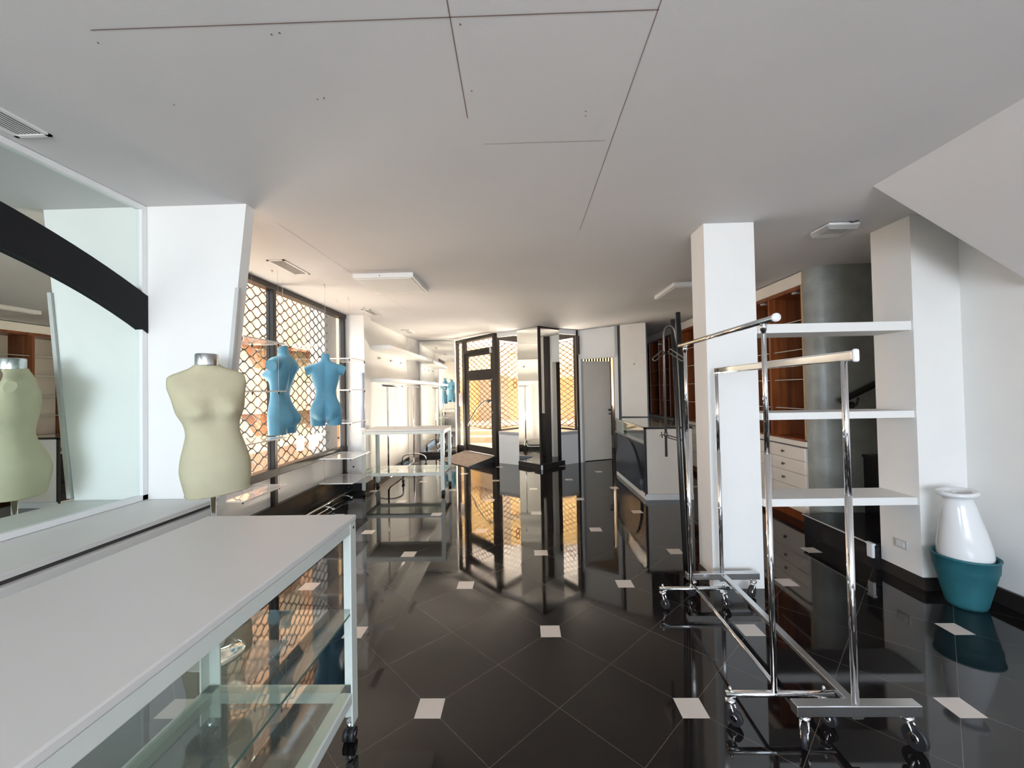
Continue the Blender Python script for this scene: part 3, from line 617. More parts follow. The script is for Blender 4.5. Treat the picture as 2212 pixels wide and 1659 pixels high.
# ================================================================== TORSOS
def torso_mesh(spec, name):
    """lofted trunk with soft swellings, stumps merged by a voxel remesh, then cut flat"""
    bm = NB(); seg = 72; R_ = spec['rings']; rings = []
    zs = [R_[0][0] + (R_[-1][0] - R_[0][0]) * i / 79 for i in range(80)]
    def smp(z, j):
        for i in range(len(R_) - 1):
            if z <= R_[i + 1][0] + 1e-9:
                p0, p1, p2, p3 = R_[max(i - 1, 0)], R_[i], R_[i + 1], R_[min(i + 2, len(R_) - 1)]; t_ = (z - p1[0]) / (p2[0] - p1[0])
                m1 = (p2[j] - p0[j]) / (p2[0] - p0[0]) * (p2[0] - p1[0]); m2 = (p3[j] - p1[j]) / (p3[0] - p1[0]) * (p2[0] - p1[0])
                return (2 * t_**3 - 3 * t_**2 + 1) * p1[j] + (t_**3 - 2 * t_**2 + t_) * m1 + (-2 * t_**3 + 3 * t_**2) * p2[j] + (t_**3 - t_**2) * m2
        return R_[-1][j]
    for z in zs:
        a, bf, bb, cy_ = (smp(z, j) for j in (1, 2, 3, 4)); rg = []
        for k in range(seg):
            th = 2 * PI * k / seg; c_, s_ = math.cos(th), math.sin(th); e = spec.get('e', .90)
            p = Vector((a * math.copysign(abs(c_) ** e, c_), cy_ + (bb if s_ > 0 else bf) * math.copysign(abs(s_) ** e, s_), z))
            d = Vector()
            for (c, sg, v) in spec['bumps']:
                q = (p.x - c[0]) ** 2 / sg[0] ** 2 + (p.y - c[1]) ** 2 / sg[1] ** 2 + (p.z - c[2]) ** 2 / sg[2] ** 2
                d += Vector(v) * math.exp(-q)
            rg.append(bm.verts.new(p + d))
        rings.append(rg)
    for a, b_ in zip(rings, rings[1:]):
        for k in range(seg): bm.faces.new((a[k], a[(k + 1) % seg], b_[(k + 1) % seg], b_[k]))
    bm.faces.new(rings[0][::-1]); bm.faces.new(rings[-1])
    for tb in spec['tubes']: tube(bm, tb[0], tb[1], 28)
    me = bpy.data.meshes.new(name); bmesh.ops.recalc_face_normals(bm, faces=bm.faces); bm.to_mesh(me); bm.free()
    o = bpy.data.objects.new(name, me); C.objects.link(o)
    r_ = o.modifiers.new('r', 'REMESH'); r_.mode = 'VOXEL'; r_.voxel_size = .0055
    s_ = o.modifiers.new('s', 'SMOOTH'); s_.iterations = spec.get('smooth', 9); s_.factor = .5
    bpy.context.view_layer.update()
    dg = bpy.context.evaluated_depsgraph_get(); m2 = bpy.data.meshes.new_from_object(o.evaluated_get(dg)); bpy.data.objects.remove(o)
    bm = NB(); bm.from_mesh(m2)
    for co, no in spec['cuts']:
        fs = [f for f in bm.faces if abs(no[0]) < .5 or (f.calc_center_median().z > .46 and f.calc_center_median().x * no[0] > .1)]
        es_ = list({e for f in fs for e in f.edges}); vs_ = list({v for f in fs for v in f.verts})
        rs = bmesh.ops.bisect_plane(bm, geom=vs_ + es_ + fs, plane_co=co, plane_no=no, clear_outer=True)
        ed = [g for g in rs['geom_cut'] if isinstance(g, bmesh.types.BMEdge)]
        bmesh.ops.edgeloop_fill(bm, edges=ed)
    for f in bm.faces: f.smooth = len(f.verts) < 6
    return bm
B = [  # z, half width, front depth, back depth, centre y
    (.06, .140, .072, .072, .0), (.10, .152, .082, .080, 0), (.15, .155, .088, .080, 0), (.21, .142, .086, .072, 0), (.27, .115, .078, .060, -.005), (.325, .099, .070, .055, -.010),
    (.37, .102, .070, .060, -.010), (.43, .118, .072, .070, -.005), (.49, .134, .074, .080, -.002), (.545, .146, .070, .084, .004), (.585, .158, .060, .078, .010), (.615, .160, .050, .066, .016), (.638, .128, .044, .056, .020), (.655, .082, .043, .049, .020), (.68, .048, .041, .042, .016), (.77, .039, .040, .040, .004)]
def two(c, sg, v): return [(c, sg, v), ((-c[0], c[1], c[2]), sg, (-v[0], v[1], v[2]))]
blue = dict(rings=B, bumps=two((.062, -.075, .505), (.050, .06, .047), (.008, -.062, -.006)) + two((.068, .098, .135), (.062, .060, .072), (.0, .060, -.010)) + [((0, .09, .48), (.020, .06, .16), (0, -.016, 0)), ((0, .09, .15), (.018, .07, .09), (0, -.030, 0))]
            + two((.075, .08, .54), (.05, .05, .07), (0, .008, 0)),
            tubes=[([(.09, .014, .598), (.135, .013, .590), (.17, .011, .575), (.24, .008, .540)], [.054, .052, .048, .043]), ([(-.09, .014, .598), (-.135, .013, .590), (-.17, .011, .575), (-.24, .008, .540)], [.054, .052, .048, .043]),
                   ([(.076, .0, .14), (.079, .002, .06), (.078, .0, -.04)], [.076, .074, .067]), ([(-.076, .0, .14), (-.079, .002, .06), (-.078, .0, -.04)], [.076, .074, .067])],
            cuts=[((0, 0, 0), (0, 0, -1)), ((0, 0, .732), (0, -.35, .94)), ((.190, 0, .58), (1, -.05, -.32)), ((-.190, 0, .58), (-1, -.05, -.32))], smooth=13)
def facing(v): return math.atan2(v[0], -v[1])      # local -Y turned to v
def put_torso(loc, front, scale, label):
    t = thing('torso_mannequin', loc, label, 'mannequin', None, facing(front)); t.scale = (scale,) * 3
    return t
t1 = put_torso((-2.325, 3.90, 1.010), (-1, -.06), 1.145, 'light blue hanging torso seen from the side in the shop window')
body = obj('torso', torso_mesh(blue, 'torso'), 'blue', t1, local=True)
bm = NB(); tube(bm, arc((0, .012, .735), .014, 0, PI, 10, 'yz'), .0022, 8); obj('neck_loop', bm, 'steel', t1, local=True)
bm = NB(); tube(bm, [(0, .012, .75), (0, .012, (HC - 1.010) / 1.145)], .0012, 6); obj('hanging_cord', bm, 'plastic', t1, local=True)
t2 = t1.copy(); C.objects.link(t2)
for ch in list(t1.children):
    c = ch.copy(); C.objects.link(c); c.parent = t2
t2.location = (-2.055, 4.23, 1.06); t2.rotation_euler = (0, 0, facing((-.36, .93))); t2.scale = (1, 1, 1)
t2['label'] = 'light blue hanging torso seen from behind, nearer the white column'
for t_ in (t1, t2): t_['group'] = 'blue torso mannequins hanging in the window'
for ch in t2.children:
    if ch.name.startswith('hanging_cord'): ch.scale = (1, 1, 1)
for ch in t2.children:
    if ch.name.startswith('hanging_cord'):
        ch.data = ch.data.copy()
        for v in ch.data.vertices:
            if v.co.z > 1: v.co.z = HC - 1.06
DF = [(-.02, .138, .098, .100, 0), (.0, .143, .102, .105, 0), (.06, .152, .110, .110, 0), (.14, .160, .112, .112, 0), (.21, .150, .110, .108, 0), (.28, .132, .098, .090, -.004), (.335, .120, .090, .082, -.008), (.39, .126, .090, .086, -.006), (.45, .150, .096, .093, 0),
      (.51, .160, .092, .096, .004), (.56, .170, .080, .090, .010), (.60, .178, .064, .076, .014), (.628, .176, .052, .064, .018), (.648, .158, .046, .056, .020), (.664, .120, .045, .052, .020), (.680, .080, .046, .050, .016), (.70, .055, .049, .050, .010), (.75, .050, .050, .050, .008)]
beige = dict(rings=DF, bumps=two((.070, -.088, .462), (.060, .06, .054), (.006, -.050, -.006)) + two((.07, .10, .13), (.08, .07, .09), (0, .022, 0)) + [((0, -.10, .44), (.028, .05, .08), (0, .006, 0)), ((.02, -.11, .17), (.09, .05, .10), (0, -.010, 0))],
             tubes=[], cuts=[((0, 0, .005), (0, 0, -1)), ((0, 0, .698), (0, 0, 1)), ((.172, 0, .6), (1, 0, .10)), ((-.172, 0, .6), (-1, 0, .10))], smooth=8, e=.86)
df = thing('dress_form', (-1.672, 2.165, 0), 'beige jersey dress form with a chrome neck cap beside the left mirror', 'mannequin', None, facing((.72, -.69)))
bmT = torso_mesh(beige, 'torso'); bmesh.ops.rotate(bmT, verts=bmT.verts, cent=(0, 0, .35), matrix=Matrix.Rotation(.02, 3, 'X') @ Matrix.Rotation(-.075, 3, 'Y')); bmesh.ops.translate(bmT, verts=bmT.verts, vec=(-.0, 0, 0)); bmesh.ops.translate(bmT, verts=bmT.verts, vec=(0, 0, .858))
tors = obj('torso', bmT, 'fabric', df, local=True)
bm = NB(); pts = []
for k in range(48):
    th = 2 * PI * k / 48; c_, s_ = math.cos(th), math.sin(th); e = .86; a = .1435 + .0015 * math.sin(9 * th)
    pts.append((a * math.copysign(abs(c_) ** e, c_), (.1065 if s_ > 0 else .1035) * math.copysign(abs(s_) ** e, s_), .012))
pts.append(pts[0]); tube(bm, pts, .0042, 8, False)
bmesh.ops.rotate(bm, verts=bm.verts, cent=(0, 0, .35), matrix=Matrix.Rotation(.02, 3, 'X') @ Matrix.Rotation(-.075, 3, 'Y')); bmesh.ops.translate(bm, verts=bm.verts, vec=(0, 0, .858)); obj('hem', bm, 'fabric', tors, local=True)
bm = NB(); lathe(bm, [(0, 1.548), (.052, 1.548), (.0525, 1.552), (.0525, 1.606), (.050, 1.612), (.048, 1.611), (.046, 1.606), (0, 1.606)], (-.026, -.004, 0), 40); obj('neck_cap', bm, 'steel', df, local=True)
bm = NB(); tube(bm, [(.0, .0, .02), (.0, .0, .90)], .0125, 16); obj('pole', bm, 'chrome', df, local=True)
bm = NB(); lathe(bm, [(0, 0), (.14, 0), (.14, .006), (.12, .012), (.02, .018), (.018, .04), (0, .04)]); obj('base_plate', bm, 'chrome', df, local=True)
# ================================================================== HANGING ACRYLIC SHELVES
def hang(x0, x1, y0, y1, zs, label):
    t = thing('hanging_shelf_unit', ((x0 + x1) / 2, (y0 + y1) / 2, zs[0]), label, 'shelf')
    for z in zs:
        bm = NB(); box(bm, x0, x1, y0, y1, z - .008, z); o = obj('shelf', bm, 'acrylic', t)
        bm = NB(); e = .0035
        for q in ((x0 - e, x0, y0 - e, y1 + e), (x1, x1 + e, y0 - e, y1 + e), (x0, x1, y0 - e, y0), (x0, x1, y1, y1 + e)): box(bm, *q, z - .010, z + .001)
        obj('shelf_edge', bm, 'acryledge', o)
    i = .04
    for x, y in ((x0 + i, y0 + i), (x1 - i, y0 + i), (x1 - i, y1 - i), (x0 + i, y1 - i)):
        bm = NB(); tube(bm, [(x, y, zs[0] - .03), (x, y, HC)], .0011, 6); wv = obj('wire', bm, 'steel', t)
        bm = NB()
        for z in zs: lathe(bm, [(0, -.035), (.004, -.035), (.009, -.012), (.009, -.009), (0, -.009)], (x, y, z), 10)
        obj('clamp', bm, 'black', wv)
hang(-2.47, -2.15, 3.10, 3.66, [.575, 1.005, 1.425, 1.855], 'wire-hung acrylic shelves beside the blue torso nearest the dress form')
hang(-2.47, -2.065, 4.90, 5.455, [.305, .605, 1.035, 1.44, 1.825], 'wire-hung acrylic shelves in front of the white column')

# ================================================================== GARMENT RACKS
def caster(bm_metal, bm_rub, x, y, ztop, r, ang):
    """swivel caster: wheel trails at angle ang"""
    dx, dy = math.cos(ang), math.sin(ang); cx, cy_ = x + dx * r * .55, y + dy * r * .55
    s = Vector((-dy, dx, 0))
    c = Vector((cx, cy_, r)); cyl_axis(bm_rub, c - s * .009, c + s * .009, r, 24)
    cyl_axis(bm_metal, c - s * .013, c + s * .013, r * .42, 16)
    for sg in (-1, 1):
        a = c + s * sg * .014; tp = Vector((x, y, ztop - .012)) + s * sg * .012
        tube(bm_metal, [a, (a + tp) / 2 + Vector((dx, dy, 0)) * .006, tp], .0042, 8)
    lathe(bm_metal, [(0, 0), (.020, 0), (.022, .006), (.018, .014), (.008, .018), (.008, .026), (0, .026)], (x, y, ztop - .020), 18)
def rack_round():
    t = thing('garment_rack', (1.02, 2.16, 0), 'chrome garment rack of round tubes, left of the two large racks', 'clothes rack', 'chrome garment racks by the pillar')
    Yn, Yf, X_ = 1.72, 2.61, 1.015
    bm = NB(); tube(bm, [(X_ - .005, Yn - .09, 1.652), (X_ + .012, Yf + .04, 1.652)], .0125, 18); rail = obj('top_rail', bm, 'chrome', t)
    bm = NB(); lathe(bm, [(0, 0), (.0155, 0), (.0168, .003), (.0168, .014), (0, .014)], seg=24); bmesh.ops.rotate(bm, verts=bm.verts, matrix=Matrix.Rotation(PI / 2, 3, 'X')); bmesh.ops.translate(bm, verts=bm.verts, vec=(X_ - .005, Yn - .085, 1.652)); obj('end_cap', bm, 'plastic', rail)
    for y, xo in ((Yn, -.0), (Yf, .03)):
        bm = NB(); tube(bm, [(X_ + xo, y, .125), (X_ + xo, y, 1.10)], .0118, 18); tube(bm, [(X_ + xo, y, 1.10), (X_ + (xo if xo else 0), y, 1.645)], .0100, 16); tube(bm, [(X_ + xo, y, 1.615), (X_ + xo, y, 1.645)], .0130, 16); obj('post', bm, 'chrome', t)
        bm = NB(); tube(bm, [(X_ + xo - .20, y, .116), (X_ + xo + .235, y, .116)], .0125, 18)
        for dx in (-.18, .20): lathe(bm, [(0, 0), (.007, 0), (.007, .012), (.004, .018), (0, .02)], (X_ + xo + dx, y, .128), 10)
        fb = obj('foot_bar', bm, 'chrome', t)
        for dx, an in ((-.18, -.9), (.20, -1.2)):
            a, c = NB(), NB(); caster(a, c, X_ + xo + dx, y, .106, .030, an); o = obj('caster_fork', a, 'chrome', fb); obj('caster_wheel', c, 'rubber', fb)
    bm = NB(); tube(bm, [(X_, Yn, .155), (X_ + .03, Yf, .155)], .0088, 14); obj('bottom_rail', bm, 'chrome', t)
def rack_square():
    t = thing('garment_rack', (1.28, 2.2, 0), 'chrome garment rack with flat rails and large casters, right of the two large racks', 'clothes rack', 'chrome garment racks by the pillar')
    Yn, Yf, Xn, Xf = 1.62, 2.745, 1.262, 1.302
    bm = NB(); a = NB()
    def orect(bm, p, q, w_, h_):
        p, q = Vector(p), Vector(q); d = (q - p).normalized(); s = d.cross(Vector((0, 0, 1))).normalized() * w_ / 2; u_ = Vector((0, 0, h_ / 2)); vs = []
        for e in (p, q):
            for (i, j) in ((-1, -1), (1, -1), (1, 1), (-1, 1)): vs.append(bm.verts.new(e + s * i + u_ * j))
        for f in ((0, 1, 2, 3), (7, 6, 5, 4), (0, 4, 5, 1), (1, 5, 6, 2), (2, 6, 7, 3), (3, 7, 4, 0)): bm.faces.new([vs[i] for i in f])
    orect(a, (Xn, Yn - .05, 1.491), (Xf, Yf + .02, 1.491), .014, .040); rail = obj('top_rail', a, 'chrome', t, .006, bseg=3)
    a = NB(); orect(a, (Xn - .001, Yn - .066, 1.491), (Xn, Yn - .05, 1.491), .023, .050); obj('end_cap', a, 'plastic', rail, .009, bseg=3)
    for y, x in ((Yn, Xn), (Yf, Xf)):
        bm = NB(); tube(bm, [(x, y, .15), (x, y, .95)], .0128, 20); tube(bm, [(x, y, .95), (x, y, 1.472)], .0110, 18); obj('post', bm, 'chrome', t)
        bm = NB(); box(bm, x - .235, x + .235, y - .022, y + .022, .115, .157); fb = obj('foot_bar', bm, 'steel', t, .003)
        bm = NB(); prism_ax(bm, [(x - .03, .115), (x + .03, .115), (x + .018, .100), (x - .018, .100)], y - .012, y + .012, 1); obj('gusset', bm, 'steel', fb)
        for dx, an in ((-.195, -2.2 if y == Yn else 2.0), (.195, -1.3 if y == Yn else -2.5)):
            a, c = NB(), NB(); caster(a, c, x + dx, y - (.0 if y == Yn else .012), .115, .041, an); obj('caster_fork', a, 'chrome', fb); obj('caster_wheel', c, 'rubber', fb)
    bm = NB(); orect(bm, (Xn, Yn + .022, .142), (Xf, Yf - .022, .142), .035, .022); obj('bottom_rail', bm, 'steel', t, .003)
rack_round(); rack_square()
def rack_far():
    t = thing('garment_rack', (-2.06, 6.95, 0), 'small chrome garment rack with arched feet against the rear left wall', 'clothes rack')
    X_ = -2.065; Ya, Yb = 6.22, 7.70
    bm = NB(); tube(bm, [(X_, Ya - .30, 1.505), (X_, Yb + .42, 1.50)], .017, 14); rail = obj('top_rail', bm, 'chrome', t)
    bm = NB(); cyl_axis(bm, (X_, Ya - .325, 1.505), (X_, Ya - .30, 1.505), .026); obj('end_cap', bm, 'plastic', rail)
    for y in (Ya, Yb):
        bm = NB(); tube(bm, [(X_, y, .09), (X_, y, 1.49)], .015, 14); obj('post', bm, 'chrome', t)
        w_ = .225; pts = [(X_ - w_, y, .07), (X_ - w_, y, .14)] + [(X_ - w_ * math.cos(a * PI / 12), y, .15 + .085 * math.sin(a * PI / 12)) for a in range(1, 12)] + [(X_ + w_, y, .14), (X_ + w_, y, .07)]
        bm = NB(); tube(bm, pts, .013, 12); ft = obj('arched_foot', bm, 'chrome', t)
        for sx_ in (-1, 1):
            bm = NB(); wheel(bm, (X_ + sx_ * w_, y, .032), .032, .022, 'x'); wheel(bm, (X_ + sx_ * w_, y + .004, .032), .02, .036, 'x'); obj('caster_wheel', bm, 'rubber', ft)
    bm = NB(); tube(bm, [(X_, Yb, .16), (X_, Yb - .03, .09), (X_, Yb - .10, .075), (X_, Ya + .10, .075), (X_, Ya + .03, .09), (X_, Ya, .16)], .013, 12); obj('bottom_rail', bm, 'chrome', t)
rack_far()

# poles leaning on the pillar and hook stand
bm = NB(); tube(bm, [(1.205, 3.00, .01), (1.245, 3.23, 1.975)], .018, 16); p1 = obj('clothes_pole', bm, 'darksteel'); tag(p1, 'taller dark grey tube leaning by the left side of the white pillar', 'pole')
bm = NB(); tube(bm, [(1.172, 3.02, .01), (1.190, 3.20, 1.915)], .016, 16); p2 = obj('clothes_pole', bm, 'black'); tag(p2, 'shorter black tube leaning beside the taller grey one', 'pole')
hs = thing('hook_display_stand', (1.12, 3.18, .86), 'bent brown-grey tube with clip loops hooked over the leaning black pole', 'display stand')
bm = NB(); Yh = 3.165
pts = [(1.103, Yh, .855), (1.106, Yh, 1.79)] + [(1.106 + .0435 - .0435 * math.cos(a * PI / 10), Yh, 1.80 + .062 * math.sin(a * PI / 10)) for a in range(1, 10)] + [(1.194, Yh, 1.79), (1.208, Yh, 1.66)]
tube(bm, pts, [.0095] * 2 + [.0075] * 9 + [.0075, .006], 12); obj('tube', bm, 'bronze', hs)
def loop(p, q, wv):
    p, q, wv = Vector(p), Vector(q), Vector(wv); pts = [p - wv, q - wv] + [q + (q - p).normalized() * wv.length * math.cos(a) + wv * math.sin(a) for a in [(-PI / 2 + i * PI / 6) for i in range(1, 6)]] + [q + wv, p + wv, p - wv]
    bm = NB(); tube(bm, pts, .0048, 8); return bm
obj('clip_loop', loop((1.140, Yh - .012, 1.672), (1.232, Yh - .03, 1.600), (.009, .0, .0115)), 'bronze', hs)
obj('clip_loop', loop((1.098, Yh - .012, 1.662), (1.022, Yh - .03, 1.605), (-.009, .0, .0115)), 'bronze', hs)
obj('clip_loop', loop((1.115, Yh - .014, 1.010), (1.200, Yh - .03, .985), (0, .0, .009)), 'bronze', hs)
bm = NB(); cyl_axis(bm, (1.104, Yh, 1.722), (1.078, Yh, 1.722), .005, 10); lathe(bm, [(0, 0), (.012, .0), (.012, .01), (0, .012)], (1.072, Yh, 1.716), 12); obj('thumb_screw', bm, 'bronze', hs)
bm = NB(); cyl_axis(bm, (1.104, Yh, 1.025), (1.055, Yh - .01, 1.02), .005, 10); cyl_axis(bm, (1.075, Yh, 1.00), (1.07, Yh, 1.045), .005, 10); cyl_axis(bm, (1.104, Yh, 1.01), (1.104, Yh, 1.04), .013, 12); obj('wing_nut', bm, 'bronze', hs)

# ================================================================== VASE AND POT
PX, PY = 2.735, 2.615
bm = NB(); lathe(bm, [(0, 0), (.088, 0), (.096, .02), (.118, .12), (.142, .225), (.146, .232), (.150, .30), (.155, .302), (.156, .31), (.150, .314), (.142, .308), (.134, .225), (.105, .10), (.085, .03), (0, .03)], (PX, PY, 0), 56)
tag(obj('plant_pot', bm, 'pot'), 'teal round plant pot on the floor in the right corner', 'pot')
bm = NB(); lathe(bm, [(0, 0), (.110, 0), (.122, .012), (.126, .035), (.122, .09), (.109, .17), (.091, .26), (.076, .335), (.068, .375), (.070, .392), (.080, .398), (.092, .402), (.098, .411), (.098, .420), (.090, .428), (.078, .427), (.066, .42), (.062, .39), (.064, .33), (.09, .2), (.11, .05), (0, .03)], (0, 0, 0), 56)
bmesh.ops.rotate(bm, verts=bm.verts, cent=(0, 0, 0), matrix=Matrix.Rotation(-.085, 3, 'Y')); bmesh.ops.translate(bm, verts=bm.verts, vec=(PX - .008, PY - .012, .285))
tag(obj('vase', bm, 'ceramic'), 'white glazed vase with flared lip standing tilted in the teal pot', 'vase')

# ================================================================== SHELVES ON THE REAR LEFT WALL
for z0, z1, lb in ((2.055, 2.108, 'upper long white shelf on the rear left wall'), (1.560, 1.612, 'lower long white shelf on the rear left wall')):
    bm = NB(); box(bm, -2.32, -1.95, 5.95 if False else 6.05, 8.32, z0, z1); box(bm, -2.25, -1.95, 5.86, 6.05, z0, z1) if False else None
    prism(bm, [(-2.30, 8.32), (-1.95, 8.32), (-1.93, 8.85), (-2.24, 8.84)], z0, z1)
    tag(obj('wall_shelf', bm, 'white'), lb, 'shelf', 'long white shelves at the rear left')
for y, lb in ((6.55, 'nearest'), (7.15, 'middle'), (7.75, 'farthest')):
    bm = NB(); cyl_axis(bm, (-2.32, y, 1.96), (-2.30, y, 1.96), .02); cyl_axis(bm, (-2.30, y, 1.96), (-2.27, y, 1.955), .009); tag(obj('wall_peg', bm, 'steel'), lb + ' of three small metal pegs under the upper rear left shelf', 'peg', 'pegs under the upper rear left shelf')
bm = NB(); prism_ax(bm, [(7.10, 2.109), (7.22, 2.109), (7.16, 2.18)], -2.17, -2.165, 0); tag(obj('price_card', bm, 'plastic'), 'small folded white card on the upper rear left shelf', 'card')
# column details
bm = NB(); tube(bm, [(-2.278, 5.775, .90), (-2.278, 5.775, 1.685)], .028, 14); tag(obj('cable_cover', bm, 'cable'), 'pale lilac vertical half-round tube on the white column', 'tube')
bm = NB(); cyl_axis(bm, (-2.42, 5.785, .345), (-2.42, 5.765, .345), .011); tag(obj('door_stop', bm, 'black'), 'tiny black button low on the white column', 'button')

# chrome rail lying by the skirting
t = thing('chrome_rail', (-2.38, 4.9, .04), 'chrome tube assembly lying on the floor along the left window skirting', 'rail')
bm = NB(); tube(bm, [(-2.395, 4.15, .055), (-2.375, 5.62, .055)], .014, 12); tube(bm, [(-2.345, 4.15, .022), (-2.325, 5.2, .022)], .010, 12); obj('tube', bm, 'chrome', t)
for y in (4.78, 5.30):
    bm = NB(); tube(bm, [(-2.385, y, .055), (-2.30, y + .01, .05), (-2.27, y + .02, .02)], .009, 10); lathe(bm, [(0, -.02), (.018, -.016), (.020, 0), (.016, .016), (0, .02)], (-2.262, y + .02, .021), 14); obj('fitting', bm, 'steel', t)

# ================================================================== CEILING FITTINGS
def vent(x0, x1, y0, y1, n_, label, par='y'):
    t = thing('air_vent', ((x0 + x1) / 2, (y0 + y1) / 2, HC), label, 'air vent', 'ceiling air vents')
    bm = NB(); e = .016; z0, z1 = HC - .008, HC - .0005
    box(bm, x0, x1, y0, y0 + e, z0, z1); box(bm, x0, x1, y1 - e, y1, z0, z1); box(bm, x0, x0 + e, y0, y1, z0, z1); box(bm, x1 - e, x1, y0, y1, z0, z1); obj('frame', bm, 'lamp', t)
    pbox('backing', t, 'ventdark', x0 + e, x1 - e, y0 + e, y1 - e, HC - .0025, HC - .0005)
    bm = NB()
    for i in range(n_):
        x = x0 + e + (x1 - x0 - 2 * e) * (i + .5) / n_; box(bm, x - .0022, x + .0012, y0 + e, y1 - e, HC - .0055, HC - .0025)
    obj('slats', bm, 'lamp', t)
vent(-2.115, -1.965, 3.34, 3.76, 8, 'slatted air vent above the blue torso nearest the mirror')
vent(-2.13, -2.00, 5.40, 5.84, 7, 'slatted air vent in front of the white column')
vent(-2.13, -2.00, 7.22, 7.66, 7, 'farthest slatted air vent, near the rear mirror')
vent(-2.15, -1.995, 1.15, 1.685, 8, 'slatted air vent at the left picture edge above the mirror')
def panel_light(x0, x1, y0, y1, label):
    t = thing('ceiling_light', ((x0 + x1) / 2, (y0 + y1) / 2, HC), label, 'ceiling light', 'flat square ceiling lights')
    pbox('housing', t, 'lamp', x0, x1, y0, y1, HC - .045, HC, .004); pbox('diffuser', t, 'lamp', x0 + .025, x1 - .025, y0 + .025, y1 - .025, HC - .050, HC - .044)
    bm = NB(); cyl_axis(bm, ((x0 + x1) / 2 - .03, y0 - .001, HC - .024), ((x0 + x1) / 2 - .03, y0 + .002, HC - .024), .005, 10); obj('screw', bm, 'black', t)
panel_light(-1.575, -1.00, 3.79, 4.43, 'flat square white ceiling light near the left shop window')
panel_light(1.66, 2.24, 4.40, 5.04, 'flat square white ceiling light partly hidden by the white pillar')
t = thing('ceiling_light', (2.27, 2.96, HC), 'small loose white ceiling fitting with a dangling wire near the right wall end', 'ceiling light')
pbox('plate', t, 'lamp', 2.17, 2.38, 2.87, 3.06, HC - .022, HC - .006, .003)
bm = NB(); prism_ax(bm, [(2.16, HC - .022), (2.39, HC - .022), (2.37, HC - .05), (2.18, HC - .05)], 2.88, 3.05, 1); obj('cover', bm, 'glasscover' if 'glasscover' in M else 'acrylic', t)
bm = NB(); tube(bm, [(2.30, 2.86, HC - .006), (2.315, 2.855, HC - .016), (2.335, 2.85, HC - .010), (2.355, 2.85, HC - .004)], .003, 8); obj('wire', bm, 'black', t)
for k, (x, y, lb) in enumerate(((-2.24, 3.62, 'small ceiling hook above the nearest hanging acrylic shelves'), (-2.01, 4.13, 'small ceiling hook between the window and the square light'), (-2.20, 4.83, 'small ceiling hook close to the window frame'), (-2.02, 4.72, 'small ceiling hook left of the second air vent'), (-2.04, 5.26, 'small ceiling hook touching the second air vent'))):
    bm = NB(); cyl_axis(bm, (x, y, HC), (x, y, HC - .008), .008, 12); tube(bm, [(x, y, HC - .008), (x, y, HC - .022)] + [(x + .009 - .009 * math.cos(a), y, HC - .024 - .009 * math.sin(a)) for a in (.3, 1, 1.6, 2.2, 2.8)], .0022, 8)
    tag(obj('ceiling_hook', bm, 'steel'), lb, 'hook', 'small hooks in the ceiling')

# ================================================================== GRILLES
def wavy(x, y0, y1, z0, z1, label):
    bm = NB(); lam, pitch, A, r_ = .20, .0575, .0275, .0072; k = 0; z = z0
    while z <= z1:
        ph = 0 if k % 2 else PI; pts = []
        nn = int((y1 - y0) / lam * 12)
        for i in range(nn + 1):
            y = y0 + (y1 - y0) * i / nn; c_ = math.cos(2 * PI * (y - y0) / lam + ph); pts.append((x, y, z + A * math.copysign(abs(c_) ** .85, c_)))
        tube(bm, pts, r_, 5, False); z += pitch; k += 1
    o = obj('roller_grille', bm, 'grille'); tag(o, label, 'grille')
wavy(-2.70, 2.5, 5.62, .60, 2.50, 'wavy wire roller grille outside the large left window')
def lattice(P, Q, z0, z1, dw, dh, label):
    P, Q = Vector(P), Vector(Q); L = (Q - P).length; bm = NB(); H_ = z1 - z0
    def seg_(s0, zz0, s1, zz1):
        a, c = P.lerp(Q, s0 / L), P.lerp(Q, s1 / L); tube(bm, [(a.x, a.y, zz0), (c.x, c.y, zz1)], .0085, 4, False)
    sl = dh / dw
    k = -int(H_ / sl / dw) - 1
    while k * dw < L:
        for sg in (1, -1):
            s0 = k * dw; zA = z0 if sg > 0 else z1
            # line s = s0 + t, z = zA + sg*sl*t ; clip
            ta, tb = max(0, -s0), min(L - s0, H_ / sl)
            if tb > ta: seg_(s0 + ta, zA + sg * sl * ta, s0 + tb, zA + sg * sl * tb)
        k += 1
    a, c = P, Q
    for z in (z0, z1): tube(bm, [(P.x, P.y, z), (Q.x, Q.y, z)], .008, 4)
    tag(obj('folding_grille', bm, 'flarelath'), label, 'grille', 'folding lattice grilles at the rear openings')
out = -nin * .08
lattice(dp(.0) + out, dp(DL - .10) + out, .62, 2.47, .19, .105, 'diamond lattice grille outside the glazed entrance door')
lattice((-.455, 8.14), (.27, 8.965), .66, 2.36, .19, .105, 'diamond lattice grille outside the narrow window left of the mirrored column')
lattice((1.06, 8.02), (.40, 8.945), .66, 2.36, .21, .105, 'diamond lattice grille outside the narrow window right of the mirrored column')
def letter(txt, loc, rz, size, name, label, tilt=0):
    cu = bpy.data.curves.new(name, 'FONT'); cu.body = txt; cu.size = size; cu.extrude = .001; cu.offset = -.003; cu.align_x = 'CENTER'
    o = bpy.data.objects.new(name, cu); C.objects.link(o); o.location = loc; o.rotation_euler = (PI / 2, tilt, rz)
    bpy.context.view_layer.update(); me = bpy.data.meshes.new_from_object(o.evaluated_get(bpy.context.evaluated_depsgraph_get())); mw = o.matrix_world.copy(); bpy.data.objects.remove(o)
    me.transform(mw); me.materials.clear(); me.materials.append(M['ink']); o2 = bpy.data.objects.new(name, me); C.objects.link(o2); tag(o2, label, 'lettering')
